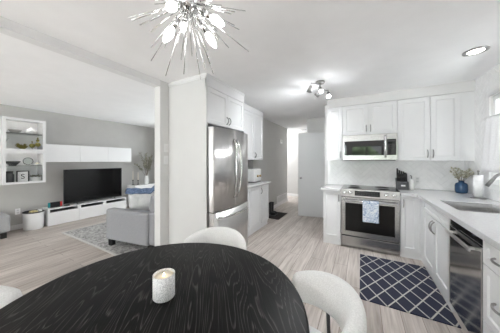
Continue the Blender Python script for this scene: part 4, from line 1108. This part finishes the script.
# media console: three units side by side under one look
for k in range(3):
    y = 1.583+k*0.5235
    t = thing('media_console', ('white media unit below the screen, beside the game console', 'white media unit centred below the television', 'white media unit nearest the grey armchair')[k], 'cabinet', (-5.8, y+0.26, 0), 'white media units under the television')
    m = MB(); w = 0.018; a, b2 = y+0.0005, y+0.523
    m.box(LX+0.016, -5.632, a, b2, 0.345, 0.363); m.box(LX+0.016, -5.652, a, b2, 0.012, 0.03); m.box(LX+0.016, -5.652, a, a+w, 0.03, 0.345); m.box(LX+0.016, -5.652, b2-w, b2, 0.03, 0.345); m.box(LX+0.016, -5.652, a+w, b2-w, 0.268, 0.282)
    m.box(-5.652, -5.632, a, a+0.03, 0.282, 0.345); m.box(-5.652, -5.632, b2-0.03, b2, 0.282, 0.345); m.box(LX+0.02, -5.67, a+0.02, b2-0.02, 0.001, 0.012)
    m.build('carcass', 'lacquer', t)
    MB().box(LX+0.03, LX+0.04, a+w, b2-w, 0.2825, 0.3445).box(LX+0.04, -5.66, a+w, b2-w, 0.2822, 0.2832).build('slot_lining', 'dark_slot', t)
    glossy_front('drawer', t, face_e(-5.632, y, 0.010), 0.5235, 0.268)

t = thing('tv', 'large black flat-screen television on the white media units', 'television', (-5.8, 2.5, 0.364))
m = MB(); m.box(-5.825, -5.79, 1.885, 3.118, 0.395, 1.165, 0.003); m.box(-5.85, -5.8255, 2.2, 2.8, 0.5, 0.9, 0.004)
m.build('body', 'black', t)
MB().box(-5.7895, -5.7885, 1.893, 3.110, 0.407, 1.157).build('screen', 'screen', t)
for y in (2.1, 2.9):
    m = MB(); m.tube([(-5.69, y, 0.370), (-5.80, y, 0.418)], 0.008, 8).tube([(-5.90, y, 0.370), (-5.81, y, 0.418)], 0.008, 8)
    m.build('foot', 'black', t)

t = thing('game_console', 'black handheld game console with teal and red controllers by the television', 'game console', (-5.76, 1.73, 0.364))
MB().box(-5.79, -5.75, 1.655, 1.81, 0.3645, 0.478, 0.006).build('body', 'black', t)
MB().box(-5.785, -5.755, 1.617, 1.6545, 0.37, 0.475, 0.012, 3).build('controller', 'teal', t)
MB().box(-5.785, -5.755, 1.8105, 1.848, 0.37, 0.475, 0.012, 3).build('controller', 'red', t)
tag(MB().box(-5.76, -5.70, 1.875, 1.96, 0.3645, 0.392, 0.006).build('media_box', 'black'), 'small black box on the media unit between the game console and television', 'box')

t = thing('storage_bin', 'oval white storage bin on the floor below the outlet', 'bin', (-5.77, 1.43, 0))
MB().lathe([(0.0, 0.001), (0.145, 0.001), (0.153, 0.01), (0.162, 0.33), (0.156, 0.33), (0.148, 0.02), (0.0, 0.02)], (-5.785, 1.412, 0), 40, 1.15, 0.93).build('body', 'white_plastic', t)
MB().lathe([(0.1585, 0.3305), (0.164, 0.3305), (0.164, 0.343), (0.157, 0.343), (0.157, 0.3305)], (-5.785, 1.412, 0), 40, 1.15, 0.93).build('rim', 'charcoal', t)
tag(MB().box(-5.86, -5.74, 1.36, 1.47, 0.26, 0.355, 0.02, 3, True).build('folded_cloth', 'yellow'), 'pale yellow folded cloth inside the oval white bin', 'cloth')
tag(MB().box(-5.84, -5.75, 1.478, 1.53, 0.26, 0.362, 0.012, 3, True).build('paper_roll', 'paper'), 'white folded paper inside the oval white bin', 'paper')

t = thing('ottoman', 'pale grey upholstered ottoman on black feet, cut by the left photo edge', 'ottoman', (-5.75, 0.75, 0))
MB().box(-5.96, -5.46, 0.50, 1.045, 0.10, 0.40, 0.03, 4, True).build('seat', 'ottoman', t)
for (x, y) in ((-5.50, 0.97), (-5.90, 0.97), (-5.50, 0.55), (-5.90, 0.55)):
    MB().box(x-0.035, x+0.035, y-0.035, y+0.035, 0.001, 0.0995, 0.004).build('leg', 'black', t)

t = thing('wall_outlet', 'white outlet plate on the grey living room wall above the oval bin', 'outlet', (LX, 1.24, 0.35), 'outlet plates')
MB().box(LX+0.0005, LX+0.007, 1.205, 1.275, 0.295, 0.41, 0.002).build('plate', 'white_plastic', t)
MB().box(LX+0.0072, LX+0.009, 1.224, 1.256, 0.315, 0.345).box(LX+0.0072, LX+0.009, 1.224, 1.256, 0.36, 0.39).build('sockets', 'door', t)

t = thing('sideboard', 'white sideboard against the grey wall beyond the television', 'cabinet', (-5.8, 3.9, 0))
MB().box(LX+0.001, -5.62, 3.38, 4.5, 0.04, 0.652).box(-5.97, -5.66, 3.42, 4.46, 0.001, 0.04).build('body', 'lacquer', t)
for k in range(2): glossy_front('door', t, face_e(-5.60, 3.38+k*0.56, 0.04), 0.56, 0.612)
for k, (y, x, h) in enumerate(((3.47, -5.86, 0.30), (3.60, -5.82, 0.26))):
    t = thing('candlestick', ('taller black candlestick with a white taper on the sideboard', 'shorter black candlestick with a white taper, next to the branch vase')[k], 'candlestick', (x, y, 0.6525), 'candlesticks on the sideboard')
    hs = h*0.42
    MB().lathe([(0.0, 0.0), (0.04, 0.0), (0.04, 0.006), (0.012, 0.014), (0.009, 0.05), (0.009, hs), (0.02, hs+0.006), (0.016, hs+0.025), (0.0, hs+0.025)], (x, y, 0.6525), 14).build('holder', 'black', t)
    MB().tube([(x, y, 0.6525+hs+0.0255), (x, y, 0.6525+h+0.10)], [0.012, 0.008], 10).build('taper', 'wax', t)
t = thing('branch_vase', 'slim white vase of leafy branches on the sideboard', 'vase', (-5.76, 3.83, 0.6525))
vc = (-5.76, 3.83, 0.6525)
MB().lathe([(0.0, 0.0), (0.05, 0.0), (0.058, 0.02), (0.06, 0.14), (0.05, 0.21), (0.042, 0.245), (0.046, 0.255), (0.04, 0.255), (0.036, 0.24)], vc, 20).build('vase', 'ceramic', t)
mt, ml = MB(), MB()
for k in range(13):
    a = random.uniform(0, 2*PI); sp_ = random.uniform(0.08, 0.40); top = random.uniform(0.60, 0.95)
    dx = sp_*math.cos(a)*0.40; dy = sp_*math.sin(a)
    p0 = Vector(vc)+Vector((0, 0, 0.2)); p2 = Vector(vc)+Vector((max(dx, -0.2), dy, top)); p1 = p0.lerp(p2, 0.5)+Vector((0, 0, 0.06))
    mt.tube([tuple(p0.lerp(p1, s/5).lerp(p1.lerp(p2, s/5), s/5)) for s in range(6)], 0.003, 5)
    for q in range(40):
        s = random.uniform(0.35, 1.0); pt = p0.lerp(p1, s).lerp(p1.lerp(p2, s), s)
        ml.leaf(pt, (random.uniform(-1, 1)*0.7, random.uniform(-1, 1), random.uniform(-0.3, 1)), random.uniform(0.04, 0.075), random.uniform(0.018, 0.032))
mt.build('branches', 'twig', t); ml.build('leaves', 'leaf_grey', t, weld=False)

# rug
t = thing('area_rug', 'faded grey patterned area rug under the grey armchair', 'rug', (-3.6, 2.6, 0))
MB().box(-4.91, -2.70, 1.605, 3.88, 0.001, 0.010).build('pile', 'rug_grey', t)
m = MB(); m.box(-4.94, -2.67, 1.575, 1.605, 0.001, 0.011); m.box(-4.94, -2.67, 3.88, 3.91, 0.001, 0.011); m.box(-4.94, -4.91, 1.605, 3.88, 0.001, 0.011); m.box(-2.70, -2.67, 1.605, 3.88, 0.001, 0.011)
m.build('binding', 'rug_edge', t)

# armchair
AT = Matrix.Translation((-3.575, 1.672, 0.0115)) @ Matrix.Rotation(math.radians(9), 4, 'Z')
t = thing('armchair', 'grey tweed armchair with square arms on the grey rug', 'armchair', (-3.1, 2.1, 0.0115))
MB(AT).box(0.0, 0.88, 0.0, 0.15, 0.10, 0.585, 0.035, 4, True).build('arm', 'sofa', t)
MB(AT).box(0.0, 0.88, 0.77, 0.92, 0.10, 0.585, 0.035, 4, True).build('arm', 'sofa', t)
MB(AT).box(0.03, 0.84, 0.151, 0.769, 0.12, 0.29, 0.02, 3, True).build('frame', 'sofa', t)
MB(AT).box(0.02, 0.66, 0.152, 0.768, 0.291, 0.44, 0.04, 4, True).build('seat_cushion', 'sofa', t)
MB(AT).box(0.882, 1.0, 0.02, 0.90, 0.12, 0.60, 0.03, 4, True).build('back_frame', 'sofa', t)
Tb = AT @ Matrix.Translation((0.70, 0.153, 0.441)) @ Matrix.Rotation(math.radians(9), 4, 'Y')
MB(Tb).box(0.0, 0.16, 0.0, 0.614, 0.03, 0.40, 0.05, 4, True).build('back_cushion', 'sofa', t)
for (x, y) in ((0.07, 0.06), (0.07, 0.86), (0.88, 0.07), (0.88, 0.85)):
    MB(AT).box(x-0.035, x+0.035, y-0.035, y+0.035, 0.0, 0.099, 0.004).build('leg', 'black', t)
# pillow leaning on the back, seen over the arm
PT = AT @ Matrix.Translation((0.34, 0.44, 0.66)) @ Matrix.Rotation(math.radians(38), 4, 'Z') @ Matrix.Rotation(math.radians(14), 4, 'X')
def pil(u, v):
    a, b2 = (u*2-1), (v*2-1)
    return a, b2
m = MB(PT); n = 18
for s in (-1, 1):
    def fn(u, v, s=s):
        a, b2 = u*2-1, v*2-1
        th = 0.075*((1-a**4)*(1-b2**4))**0.6
        pin = 1-0.06*(1-abs(a)**2)*abs(b2)**3-0.0
        return (a*0.25*(1-0.05*(1-b2*b2)), s*th, b2*0.20*(1-0.05*(1-a*a)))
    m.grid(fn, n, n)
tag(m.build('throw_pillow', 'pillow'), 'white throw pillow on the grey armchair', 'pillow')
# blue throw draped over the top of the pillow
def thr(u, v):
    x = -0.26 + 0.53*u; s = (v*2-1)
    prof = 0.085 + 0.01*math.sin(u*11)
    drop = 0.20 + 0.006*math.sin(u*7+1) + (0.045 if u > 0.72 else 0.0)*math.sin((u-0.72)/0.28*PI)
    y = s*prof
    z = drop + 0.012 - 0.05*abs(s)**2.2 + 0.004*math.sin(u*23+s*5)
    return (x, y, z)
m = MB(PT); m.grid(thr, 40, 16)
o = m.build('throw_blanket', 'blue_throw'); so = o.modifiers.new('thickness', 'SOLIDIFY'); so.thickness = 0.014; so.offset = 1
tag(o, 'dark blue throw blanket draped over the white pillow', 'blanket')
